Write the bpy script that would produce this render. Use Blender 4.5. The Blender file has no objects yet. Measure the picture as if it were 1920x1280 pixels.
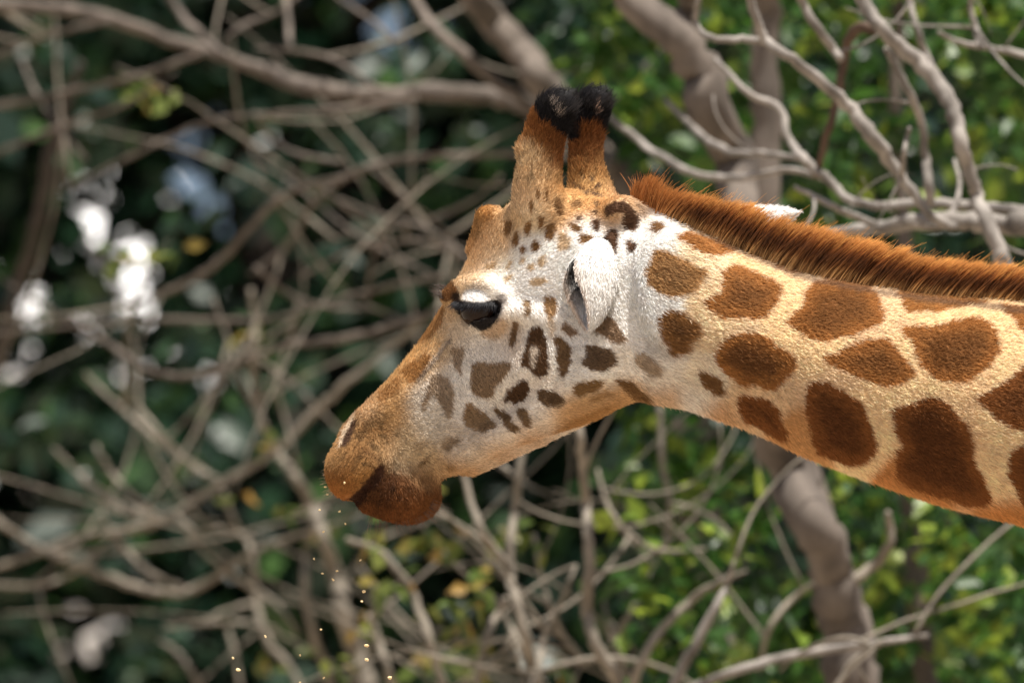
import bpy, math, random
import numpy as np

random.seed(7)
rng = np.random.default_rng(11)
scene = bpy.context.scene
COL = scene.collection

# ------------------------------------------------------------------ camera, sky, sun, exposure
DIST = 12.0                      # metres from camera to the giraffe's head
PXM = 1188.0                     # photo pixels per metre at that distance
PITCH = math.radians(8.5)        # the photographer stands on the ground and looks up
HEAD_Z = 3.55                    # height of the picture centre above the ground
CAM = np.array([0.0, -DIST * math.cos(PITCH), HEAD_Z - DIST * math.sin(PITCH)])
FWD = np.array([0.0, math.cos(PITCH), math.sin(PITCH)])
UP = np.array([0.0, -math.sin(PITCH), math.cos(PITCH)])

cam = bpy.data.cameras.new('camera')
cam_ob = bpy.data.objects.new('camera', cam)
COL.objects.link(cam_ob)
cam_ob.location = CAM
cam_ob.rotation_euler = (math.pi / 2 + PITCH, 0, 0)
cam.sensor_width = 36.0
cam.lens = 36.0 * DIST / (1920.0 / PXM)
cam.clip_start = 0.1
cam.clip_end = 3000
cam.dof.use_dof = True
cam.dof.focus_distance = 11.93
cam.dof.aperture_fstop = 3.9
cam.dof.aperture_blades = 0
scene.camera = cam_ob

SUN_DIR = np.array([0.16, -0.27, 0.93])
SUN_DIR /= np.linalg.norm(SUN_DIR)
world = bpy.data.worlds.new('World')
scene.world = world
world.use_nodes = True
wn = world.node_tree
bg = wn.nodes['Background']
sky = wn.nodes.new('ShaderNodeTexSky')
sky.sky_type = 'NISHITA'
sky.sun_disc = False
sky.dust_density = 5.0
sky.sun_elevation = math.asin(SUN_DIR[2])
sky.sun_rotation = math.atan2(SUN_DIR[0], SUN_DIR[1])
wn.links.new(sky.outputs[0], bg.inputs[0])
bg.inputs[1].default_value = 0.065
sun = bpy.data.lights.new('sun', 'SUN')
sun.energy = 5.0
sun.angle = math.radians(0.53)
sun.color = (1.0, 0.95, 0.87)
sun_ob = bpy.data.objects.new('sun', sun)
COL.objects.link(sun_ob)
from mathutils import Vector
sun_ob.rotation_euler = Vector(SUN_DIR).to_track_quat('Z', 'Y').to_euler()
sun_ob.location = (0, 0, 12)
scene.view_settings.view_transform = 'Standard'
scene.view_settings.look = 'None'
scene.view_settings.gamma = 1.0
scene.view_settings.exposure = 1.10
scene.render.engine = 'CYCLES'
scene.cycles.max_bounces = 6
scene.cycles.diffuse_bounces = 3
scene.cycles.transmission_bounces = 3
scene.cycles.transparent_max_bounces = 6
scene.cycles.use_denoising = True
scene.cycles.use_adaptive_sampling = True
scene.cycles.adaptive_threshold = 0.01

# ------------------------------------------------------------------ helpers
def tag(o, label=None, cat=None, group=None, kind=None):
    if label: o['label'] = label
    if cat: o['category'] = cat
    if group: o['group'] = group
    if kind: o['kind'] = kind
    return o

def link(o, parent=None):
    COL.objects.link(o)
    if parent is not None: o.parent = parent
    return o

def empty(name, loc=(0, 0, 0)):
    o = bpy.data.objects.new(name, None)
    o.empty_display_size = 0.2
    o.location = loc
    return link(o)

def mesh_np(name, V, Q=None, T=None):
    """mesh from numpy verts, quads and triangles"""
    me = bpy.data.meshes.new(name)
    V = np.asarray(V, np.float32)
    me.vertices.add(len(V)); me.vertices.foreach_set('co', V.ravel())
    nq = 0 if Q is None else len(Q); nt = 0 if T is None else len(T)
    idx = []
    if nq: idx.append(np.asarray(Q, np.int32).ravel())
    if nt: idx.append(np.asarray(T, np.int32).ravel())
    idx = np.concatenate(idx)
    me.loops.add(len(idx)); me.loops.foreach_set('vertex_index', idx)
    st = np.concatenate([np.arange(nq) * 4, nq * 4 + np.arange(nt) * 3]).astype(np.int32)
    me.polygons.add(nq + nt)
    me.polygons.foreach_set('loop_start', st)
    me.update(calc_edges=True)
    me.validate()
    return me

def smooth(me):
    me.polygons.foreach_set('use_smooth', np.ones(len(me.polygons), bool))

def set_col(me, C, name='col'):
    a = me.attributes.new(name, 'FLOAT_COLOR', 'POINT')
    C4 = np.ones((len(C), 4), np.float32); C4[:, :3] = C
    a.data.foreach_set('color', C4.ravel())

def crom(pts, n):
    """Catmull-Rom through rows of pts, n samples for each span"""
    P = np.asarray(pts, float)
    if len(P) == 2:
        t = np.linspace(0, 1, n + 1)[:, None]
        return P[0] * (1 - t) + P[1] * t
    A = np.vstack([2 * P[0] - P[1], P, 2 * P[-1] - P[-2]])
    out = []
    for i in range(1, len(A) - 2):
        p0, p1, p2, p3 = A[i - 1], A[i], A[i + 1], A[i + 2]
        t = np.linspace(0, 1, n, endpoint=False)[:, None]
        out.append(0.5 * (2 * p1 + (p2 - p0) * t + (2 * p0 - 5 * p1 + 4 * p2 - p3) * t ** 2 + (3 * p1 - p0 - 3 * p2 + p3) * t ** 3))
    out.append(A[-2][None])
    return np.vstack(out)

def closed_crom(pts, n):
    P = np.asarray(pts, float); N = len(P); out = []
    t = np.linspace(0, 1, n, endpoint=False)[:, None]
    for i in range(N):
        p0, p1, p2, p3 = P[i - 1], P[i], P[(i + 1) % N], P[(i + 2) % N]
        out.append(0.5 * (2 * p1 + (p2 - p0) * t + (2 * p0 - 5 * p1 + 4 * p2 - p3) * t ** 2 + (3 * p1 - p0 - 3 * p2 + p3) * t ** 3))
    return np.vstack(out)

def poly_sd(P, X, Z):
    """signed distance to polygon P, positive inside"""
    sh = X.shape; X = X.ravel(); Z = Z.ravel()
    best = np.full(X.shape, 1e9); ins = np.zeros(X.shape, bool)
    for (ax, az), (bx, bz) in zip(P, np.roll(P, -1, 0)):
        dx, dz = bx - ax, bz - az
        t = np.clip(((X - ax) * dx + (Z - az) * dz) / (dx * dx + dz * dz + 1e-12), 0, 1)
        d = (X - ax - t * dx) ** 2 + (Z - az - t * dz) ** 2
        best = np.minimum(best, d)
        c = (az > Z) != (bz > Z)
        if abs(dz) > 1e-12:
            ins ^= c & (X < ax + (Z - az) * dx / dz)
    d = np.sqrt(best)
    return np.where(ins, d, -d).reshape(sh)

def sstep(a, b, x):
    t = np.clip((x - a) / (b - a), 0, 1)
    return t * t * (3 - 2 * t)

# cheap smooth value noise in numpy
_NT = rng.random((64, 64, 64)).astype(np.float32)
def vnoise(p):
    p = np.asarray(p, float); i = np.floor(p).astype(int); f = p - i; f = f * f * (3 - 2 * f)
    r = 0
    for a in (0, 1):
        for b in (0, 1):
            for c in (0, 1):
                w = (f[..., 0] if a else 1 - f[..., 0]) * (f[..., 1] if b else 1 - f[..., 1]) * (f[..., 2] if c else 1 - f[..., 2])
                r = r + w * _NT[(i[..., 0] + a) % 64, (i[..., 1] + b) % 64, (i[..., 2] + c) % 64]
    return r

# ------------------------------------------------------------------ materials
def new_mat(name):
    m = bpy.data.materials.new(name); m.use_nodes = True
    return m, m.node_tree, m.node_tree.nodes['Principled BSDF']

def coat_mat(name, rough=0.7, spec=0.2, transl=0.0):
    m, nt, b = new_mat(name)
    a = nt.nodes.new('ShaderNodeAttribute'); a.attribute_name = 'col'
    nt.links.new(a.outputs['Color'], b.inputs['Base Color'])
    b.inputs['Roughness'].default_value = rough
    b.inputs['Specular IOR Level'].default_value = spec
    if transl:
        t = nt.nodes.new('ShaderNodeBsdfTranslucent'); mx = nt.nodes.new('ShaderNodeMixShader')
        nt.links.new(a.outputs['Color'], t.inputs['Color'])
        mx.inputs[0].default_value = transl
        nt.links.new(b.outputs[0], mx.inputs[1]); nt.links.new(t.outputs[0], mx.inputs[2])
        nt.links.new(mx.outputs[0], nt.nodes['Material Output'].inputs['Surface'])
    return m

def noise_mat(name, c1, c2, scale, rough=0.85, bump=0.0, detail=6, stretch=None, spec=0.2):
    m, nt, b = new_mat(name)
    tc = nt.nodes.new('ShaderNodeTexCoord'); n = nt.nodes.new('ShaderNodeTexNoise')
    src = tc.outputs['Object']
    if stretch:
        mp = nt.nodes.new('ShaderNodeMapping'); mp.inputs['Scale'].default_value = stretch
        nt.links.new(src, mp.inputs[0]); src = mp.outputs[0]
    nt.links.new(src, n.inputs['Vector'])
    n.inputs['Scale'].default_value = scale; n.inputs['Detail'].default_value = detail
    r = nt.nodes.new('ShaderNodeValToRGB')
    r.color_ramp.elements[0].color = (*c1, 1); r.color_ramp.elements[1].color = (*c2, 1)
    r.color_ramp.elements[0].position = 0.3; r.color_ramp.elements[1].position = 0.7
    nt.links.new(n.outputs['Fac'], r.inputs[0]); nt.links.new(r.outputs[0], b.inputs['Base Color'])
    b.inputs['Roughness'].default_value = rough
    b.inputs['Specular IOR Level'].default_value = spec
    if bump:
        bp = nt.nodes.new('ShaderNodeBump'); bp.inputs['Strength'].default_value = bump
        nt.links.new(n.outputs['Fac'], bp.inputs['Height']); nt.links.new(bp.outputs[0], b.inputs['Normal'])
    return m

M_SKIN = coat_mat('short_coat_skin', 0.8, 0.1)
M_FUR = coat_mat('fur_strands', 0.7, 0.12, 0.25)
M_MANE = coat_mat('mane_strands', 0.45, 0.4, 0.3)

# ------------------------------------------------------------------ ground
gm = noise_mat('dry_dirt', (.27, .22, .165), (.38, .32, .25), 0.9, 0.95, 0.3)
nG = 60
gx = np.linspace(-1, 1, nG); gx = np.sign(gx) * np.abs(gx) ** 3 * 1500
X, Y = np.meshgrid(gx, gx, indexing='ij')
Zg = (vnoise(np.stack([X * 0.15 + 9, Y * 0.15 + 9, X * 0 + 0.5], -1)) - 0.5) * 0.12 * np.exp(-np.hypot(X, Y) / 60)
V = np.stack([X, Y, Zg], -1).reshape(-1, 3)
I = np.arange(nG * nG).reshape(nG, nG)
Q = np.stack([I[:-1, :-1], I[1:, :-1], I[1:, 1:], I[:-1, 1:]], -1).reshape(-1, 4)
me = mesh_np('ground', V, Q); me.materials.append(gm); smooth(me)
tag(link(bpy.data.objects.new('ground', me)), 'dry bare dirt ground under the giraffe and trees', 'ground', kind='structure')

# ------------------------------------------------------------------ sunlit cumulus added far behind the trees to whiten their gaps
m_cl = noise_mat('added_cloud_white', (.80, .81, .83), (.88, .88, .88), .03, 1.0, spec=0.0)
import bmesh
for ci, (cx_, cy_, cw) in enumerate([(-150, 620, 70), (-52, 640, 62), (30, 660, 58), (118, 640, 66), (210, 650, 70), (-260, 650, 70)]):
    bm = bmesh.new()
    for k in range(13):
        t_ = random.uniform(-1, 1); r_ = cw * random.uniform(.25, .5) * (1.1 - .5 * abs(t_))
        ret = bmesh.ops.create_icosphere(bm, subdivisions=3, radius=r_)
        ctr_ = Vector((t_ * cw * .85, random.uniform(-20, 20), random.uniform(30, 75) + r_ * .5 - 25 * abs(t_)))
        for v in ret['verts']:
            n_ = v.co.normalized(); v.co += n_ * r_ * .5 * (float(vnoise(np.array([v.co.x / r_ * 2.2 + k * 3 + 9, v.co.y / r_ * 2.2 + 9, v.co.z / r_ * 2.2 + ci * 5 + 9]))) - .5)
            v.co += ctr_
    me = bpy.data.meshes.new('added_cloud'); bm.to_mesh(me); bm.free(); smooth(me); me.materials.append(m_cl)
    o = link(bpy.data.objects.new('added_cloud', me)); o.location = (cx_, cy_, 14)
    tag(o, kind='structure')

# ================================================================== GIRAFFE
# local frame: x along the body (to the tail), z up, w towards the near flank; the spine plane bends (yaw) at the nape
def yaw_of(x):
    return np.radians(6 + 11 * (1 - sstep((1180 - 960) / PXM, (1500 - 960) / PXM, x)))
_tx = np.linspace(-1.5, 5.0, 6501)
_ty = np.tan(yaw_of(_tx)); _int = np.concatenate([[0], np.cumsum((_ty[1:] + _ty[:-1]) / 2 * np.diff(_tx))])
_x0 = np.interp((1100 - 960) / PXM, _tx, _int)
def y_of(x): return _x0 - np.interp(x, _tx, _int)

def warp(P):
    x, w, z = P[..., 0], P[..., 1], P[..., 2]
    a = yaw_of(x)
    return np.stack([x - w * np.sin(a), y_of(x) - w * np.cos(a), HEAD_Z + z], -1)

def to_px(Wp):
    D = Wp - CAM
    dep = D @ FWD
    return np.stack([960 + D[..., 0] / dep * DIST * PXM, 640 - (D @ UP) / dep * DIST * PXM], -1)

def L(px, py, w=0.0):
    """local point of half-width w that the photograph shows at (px, py)"""
    p = np.array([(px - 960) / PXM, w, (640 - py) / PXM])
    for _ in range(8):
        q = to_px(warp(p))
        p[0] += (px - q[0]) / PXM; p[2] += (q[1] - py) / PXM
    return p
def L2(px, py, w=0.0):
    p = L(px, py, w); return (p[0], p[2])

# side profile of head and neck
prof = [(1215, 392), (1185, 382), (1150, 374), (1105, 360), (1050, 356), (1000, 366), (962, 384), (944, 402), (922, 424), (903, 450), (886, 480), (870, 510),
        (850, 540), (836, 566), (808, 606), (766, 660), (722, 712), (686, 748), (656, 776), (636, 802), (624, 836), (615, 868), (613, 900), (620, 926),
        (638, 941), (660, 946), (676, 964), (706, 974), (742, 976), (780, 967), (804, 950), (817, 922), (828, 902), (868, 884), (925, 856), (990, 830),
        (1060, 806), (1120, 784), (1160, 763), (1190, 752), (1232, 757), (1285, 766), (1345, 786), (1425, 814), (1505, 852), (1600, 889), (1700, 925),
        (1800, 955), (1920, 984), (2100, 1040), (2400, 1150), (2700, 1330), (3000, 1560), (3200, 1900), (3500, 1700), (3500, 1300), (3300, 1180), (3050, 1010), (2700, 830), (2400, 700), (2100, 610), (1920, 570), (1720, 552), (1620, 537), (1500, 514), (1400, 473), (1300, 428), (1245, 402)]
prof_l = closed_crom([L2(*p) for p in prof], 5)

def spread(ctrl, X, Z, sig, power=None):
    """Gaussian-weighted blend of control values given at photo pixels"""
    num = 0; den = 1e-9
    for c in ctrl:
        x, z = L2(c[0], c[1]); s = sig if len(c) < 4 else c[3]
        wgt = np.exp(-((X - x) ** 2 + (Z - z) ** 2) / (2 * s * s)) + 1e-5 / (1e-3 + (X - x) ** 2 + (Z - z) ** 2) * 0.02
        num = num + wgt * c[2]; den = den + wgt
    return num / den

WID = [(620, 890, .050), (660, 900, .058), (690, 850, .062), (640, 810, .046), (740, 940, .050), (700, 960, .045), (790, 920, .046), (760, 690, .046), (720, 760, .056), (800, 800, .058),
       (800, 640, .050), (850, 720, .066), (880, 830, .046), (960, 810, .046), (1040, 770, .055), (960, 700, .078), (1040, 680, .084), (900, 600, .088), (850, 560, .062),
       (870, 480, .062), (920, 480, .080), (1000, 440, .090), (1060, 380, .085), (1080, 500, .100), (1120, 620, .092), (1160, 720, .074), (1180, 420, .080), (1200, 560, .092),
       (1260, 600, .100), (1240, 720, .078), (1300, 480, .090), (1400, 630, .112), (1600, 700, .125), (1900, 770, .140), (2300, 900, .16), (2700, 1050, .20), (3200, 1400, .27)]
RAD = [(620, 880, .055), (700, 850, .060), (740, 950, .050), (760, 680, .050), (850, 700, .065), (900, 840, .050), (1040, 760, .060), (960, 600, .085), (880, 480, .060), (1000, 420, .075),
       (1100, 560, .10), (1160, 700, .085), (1250, 600, .125), (1400, 630, .140), (1600, 700, .150), (1900, 770, .165), (2300, 900, .20), (2700, 1050, .26), (3200, 1400, .33)]

def axis(segs):
    return np.concatenate([np.arange(a, b, s) for a, b, s in segs]).astype(np.float64)
H = 0.0036
xs = axis([(-0.33, 0.90, H), (0.90, 1.2, .012), (1.2, 3.75, .035)])
ws = axis([(-0.42, -0.176, .03), (-0.176, 0.176, H), (0.176, 0.43, .03)])
zs = axis([(-HEAD_Z - .03, -1.0, .035), (-1.0, -0.33, .02), (-0.33, 0.44, H)])
gX, gZ = np.meshgrid(xs, zs, indexing='ij')
ds = poly_sd(prof_l, gX, gZ)
ds = ds - .0050 * (1 - sstep((780 - 960) / PXM, (880 - 960) / PXM, gX)) - .002 * (gX < .9)
Wm = spread(WID, gX, gZ, 0.035); Rm = spread(RAD, gX, gZ, 0.05)
q = np.maximum(1 - ds / Rm, 0)
mn = np.minimum(Wm, Rm)
F = np.empty((len(xs), len(ws), len(zs)), np.float32)
for j, w in enumerate(ws):
    F[:, j, :] = (np.sqrt((w / Wm) ** 2 + q ** 2) - 1) * mn

def box(lo, hi, pad):
    r = []
    for ax, a, b in ((xs, lo[0], hi[0]), (ws, lo[1], hi[1]), (zs, lo[2], hi[2])):
        i0 = max(0, np.searchsorted(ax, a - pad) - 1); i1 = min(len(ax), np.searchsorted(ax, b + pad) + 1)
        r.append(slice(i0, i1))
    return tuple(r)
def coords(b):
    return np.meshgrid(xs[b[0]], ws[b[1]], zs[b[2]], indexing='ij')
def smin(a, b, k):
    h = np.clip(0.5 + 0.5 * (b - a) / k, 0, 1)
    return b + (a - b) * h - k * h * (1 - h)
def smax(a, b, k): return -smin(-a, -b, k)

def add_ball(c, r, k=0.02, sub=False, cut=None):
    c = np.asarray(c, float); r = np.asarray(r if np.ndim(r) else (r, r, r), float)
    b = box(c - r, c + r, 2.5 * k + .01); x, w, z = coords(b)
    s = np.sqrt(((x - c[0]) / r[0]) ** 2 + ((w - c[1]) / r[1]) ** 2 + ((z - c[2]) / r[2]) ** 2)
    g = (s - 1) * r.min()
    if cut is not None:
        n, d = cut
        g = np.maximum(g, (x - c[0]) * n[0] + (w - c[1]) * n[1] + (z - c[2]) * n[2] - d)
    F[b] = smax(F[b], -g, k) if sub else smin(F[b], g, k)

def add_tube(pts, rad, k=0.02, sub=False, n=5):
    P = crom(np.column_stack([np.asarray(pts, float), rad]), n)
    lo = (P[:, :3] - P[:, 3:]).min(0); hi = (P[:, :3] + P[:, 3:]).max(0)
    b = box(lo, hi, 2.5 * k + .01); x, w, z = coords(b)
    g = np.full(x.shape, 1e3, np.float32)
    for a, c in zip(P[:-1], P[1:]):
        d = c[:3] - a[:3]; l2 = (d * d).sum() + 1e-12
        t = np.clip(((x - a[0]) * d[0] + (w - a[1]) * d[1] + (z - a[2]) * d[2]) / l2, 0, 1)
        g = np.minimum(g, np.sqrt((x - a[0] - t * d[0]) ** 2 + (w - a[1] - t * d[1]) ** 2 + (z - a[2] - t * d[2]) ** 2) - (a[3] + (c[3] - a[3]) * t))
    F[b] = smax(F[b], -g, k) if sub else smin(F[b], g, k)

def both(fn, pts, *a, **k):
    P = np.asarray(pts, float)
    fn(P, *a, **k)
    fn(P * np.array([1, -1, 1]), *a, **k)

# --- horns (ossicones): the near one fitted to the photograph, the far one its own slightly thicker partner
HW = 0.078
near_horn = [(1012, 392, .070, .042), (1008, 352, HW, .036), (1013, 300, HW, .0310), (1020, 258, .079, .0300), (1031, 230, .080, .0295), (1041, 211, .081, .0275)]
far_horn = [(1112, 395, -.062, .042), (1106, 355, -HW, .032), (1099, 305, -HW, .0245), (1099, 258, -.079, .0240), (1102, 226, -.080, .0255), (1107, 205, -.081, .0265)]
for hn in (near_horn, far_horn):
    add_tube([L(a, b, w) for a, b, w, r in hn], [r for *_, r in hn], k=0.012)
add_ball(L(986, 280, .082), (.013, .014, .014), k=.014)
# front median bump and ridge
add_tube([L(924, 408, 0), L(914, 408, 0)], [.018, .018], k=.012)
add_tube([L(908, 436, 0), L(892, 466, 0)], [.018, .014], k=.016)
# brow, orbit, cheek, jaw, muzzle masses
EYE = L(896, 582, .094)
both(add_ball, EYE + np.array([.008, -.022, .012]), (.052, .034, .042), k=.025)
both(add_tube, [L(838, 556, .050), L(868, 536, .086), L(905, 534, .100), L(938, 558, .100)], [.010, .013, .013, .010], k=.016)
both(add_tube, [L(1040, 600, .085), L(1000, 590, .092), L(960, 585, .098), L(930, 600, .095)], [.014, .013, .012, .010], k=.02)    # cheek bone
both(add_tube, [L(862, 858, .034), L(930, 820, .044), L(1010, 772, .058), L(1080, 722, .066), L(1130, 650, .072)], [.018, .019, .022, .026, .03], k=.024)  # jaw bone
both(add_ball, L(1020, 672, .062), (.062, .032, .062), k=.03)
both(add_ball, L(1262, 560, .086), (.080, .042, .105), k=.03)                            # neck muscle behind the ear
both(add_ball, L(672, 876, .043), (.050, .032, .046), k=.022)                           # upper lip
both(add_ball, L(752, 930, .024), (.046, .028, .036), k=.02)                            # lower lip
both(add_ball, L(1165, 395, .05), (.03, .03, .022), k=.02)                             # bump at the back of the skull
# grooves: mouth, nostril, tear line, jaw crease, ear pit, eye wrinkles
both(add_tube, [L(640, 948, .020), L(662, 928, .062), L(690, 902, .072), L(712, 878, .074)], [.011, .0145, .0135, .007], k=.004, sub=True)
add_tube([L(646, 950, -.05), L(648, 948, .05)], [.006, .006], k=.006, sub=True)
both(add_tube, [L(662, 786, .052), L(645, 812, .056), L(634, 838, .056)], [.005, .008, .004], k=.008, sub=True)
both(add_tube, [L(838, 640, .080), L(812, 678, .074), L(782, 712, .068)], [.005, .006, .003], k=.010, sub=True)
both(add_tube, [L(1168, 480, .116), L(1172, 540, .118), L(1180, 596, .116), L(1206, 640, .112), L(1242, 668, .112)], [.012, .018, .020, .018, .010], k=.016, sub=True)
both(add_tube, [L(1060, 505, .12), L(1062, 570, .12)], [.012, .010], k=.02, sub=True)
both(add_tube, [L(896, 627, .116), L(925, 628, .118), L(944, 605, .118)], [.004, .006, .004], k=.008, sub=True)
both(add_tube, [L(880, 900, .062), L(830, 862, .066), L(800, 852, .068)][1:], [.004, .005], k=.012, sub=True)
both(add_tube, [L(1010, 815, .05), L(1090, 770, .066), L(1160, 728, .074)], [.006, .010, .008], k=.02, sub=True)
# eye: socket, then lids over the eyeball
ER = .0270
for s in (1, -1):
    e = EYE * np.array([1, s, 1])
    add_ball(e + np.array([0, s * .010, -.002]), (.034, .024, .024), k=.010, sub=True)
    add_ball(e, (ER + .0075, ER + .0045, ER + .0045), k=.006, cut=((.10, -s * .25, -1.0), -.0100))          # upper lid
    add_ball(e, (ER + .0065, ER + .003, ER + .0040), k=.006, cut=((-.25, -s * .25, 1.0), -.0240))           # lower lid
# --- trunk and legs, out of the picture, down to the ground
G0 = -HEAD_Z
add_tube([(1.75, 0, -.62), (2.05, 0, -.90), (2.5, 0, -1.02), (2.95, 0, -1.08), (3.2, 0, -1.05)], [.26, .36, .41, .38, .30], k=.15)
for s in (1, -1):
    add_tube([(2.0, s * .20, -1.15), (2.02, s * .19, -1.75), (2.0, s * .18, -2.35), (2.0, s * .18, -2.45), (2.0, s * .18, G0 + .28), (1.98, s * .18, G0 + .10)], [.20, .13, .085, .09, .055, .065], k=.10)
    add_tube([(3.15, s * .20, -1.15), (3.05, s * .20, -1.75), (3.28, s * .19, -2.25), (3.27, s * .19, -2.40), (3.20, s * .19, G0 + .28), (3.17, s * .19, G0 + .10)], [.27, .19, .095, .085, .055, .065], k=.10)
    for hx in (1.96, 3.15):
        add_ball((hx, s * .185, G0 + .055), (.11, .085, .085), k=.04)
add_tube([(3.45, 0, -.95), (3.58, 0, -1.3), (3.58, 0, -2.0)], [.06, .035, .025], k=.05)

def surface_nets(F):
    ins = F < 0
    nx, ny, nz = F.shape
    c = ins[:-1, :-1, :-1].astype(np.int8)
    for a in (0, 1):
        for b in (0, 1):
            for d in (0, 1):
                if a or b or d: c = c + ins[a:nx - 1 + a, b:ny - 1 + b, d:nz - 1 + d]
    act = (c > 0) & (c < 8)
    ci = np.argwhere(act)
    idx = np.full(act.shape, -1, np.int32); idx[act] = np.arange(len(ci))
    i, j, k = ci.T
    acc = np.zeros((len(ci), 3)); cnt = np.zeros(len(ci))
    for ax in range(3):
        for a in (0, 1):
            for b in (0, 1):
                o0 = [0, 0, 0]; oth = [m for m in range(3) if m != ax]; o0[oth[0]] = a; o0[oth[1]] = b
                o1 = list(o0); o1[ax] = 1
                f0 = F[i + o0[0], j + o0[1], k + o0[2]].astype(float); f1 = F[i + o1[0], j + o1[1], k + o1[2]].astype(float)
                cr = (f0 < 0) != (f1 < 0)
                t = np.where(cr, f0 / np.where(cr, f0 - f1, 1), 0)
                p0 = np.stack([xs[i + o0[0]], ws[j + o0[1]], zs[k + o0[2]]], -1); p1 = np.stack([xs[i + o1[0]], ws[j + o1[1]], zs[k + o1[2]]], -1)
                acc += np.where(cr[:, None], p0 + (p1 - p0) * t[:, None], 0); cnt += cr
    V = acc / cnt[:, None]
    quads = []
    for ax in range(3):
        u, v = [(1, 2), (2, 0), (0, 1)][ax]
        s0 = [slice(None)] * 3; s1 = [slice(None)] * 3
        s0[ax] = slice(0, -1); s1[ax] = slice(1, None)
        for m in (u, v):
            s0[m] = slice(1, -1); s1[m] = slice(1, -1)
        A = ins[tuple(s0)]; B = ins[tuple(s1)]
        e = np.argwhere(A != B)
        sg = A[tuple(e.T)]
        off = np.array([1 if m != ax else 0 for m in range(3)]); base = e + off
        cs = []
        for du, dv in ((1, 1), (0, 1), (0, 0), (1, 0)):
            cc = base.copy(); cc[:, u] -= du; cc[:, v] -= dv
            cs.append(idx[cc[:, 0], cc[:, 1], cc[:, 2]])
        qd = np.stack(cs, -1)
        qd[~sg] = qd[~sg][:, ::-1]
        quads.append(qd)
    return V, np.vstack(quads)

V, Q = surface_nets(F)
del F
def relax(V, Q, it, lam):
    E = np.vstack([Q[:, [0, 1]], Q[:, [1, 2]], Q[:, [2, 3]], Q[:, [3, 0]]])
    for _ in range(it):
        S = np.zeros_like(V); n = np.zeros(len(V))
        for a, b in ((0, 1), (1, 0)):
            for d in range(3): S[:, d] += np.bincount(E[:, a], V[E[:, b], d], len(V))
            n += np.bincount(E[:, a], minlength=len(V))
        V = V + lam * (S / np.maximum(n, 1)[:, None] - V)
    return V
V = relax(V, Q, 2, 0.5)
def subdivide(V, Q):
    n = len(V)
    E = np.stack([Q, np.roll(Q, -1, 1)], -1).reshape(-1, 2)
    key = E.min(1).astype(np.int64) * n + E.max(1)
    uk, inv = np.unique(key, return_inverse=True)
    mid = (V[uk // n] + V[uk % n]) / 2
    fc = V[Q].mean(1)
    e = inv.reshape(-1, 4) + n; f = (np.arange(len(Q)) + n + len(uk))
    Q2 = np.concatenate([np.stack([Q[:, k], e[:, k], f, e[:, k - 1]], -1) for k in range(4)])
    return np.vstack([V, mid, fc]), Q2
BV, BQ = subdivide(V, Q)
BV = relax(BV, BQ, 2, 0.45)

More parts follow.
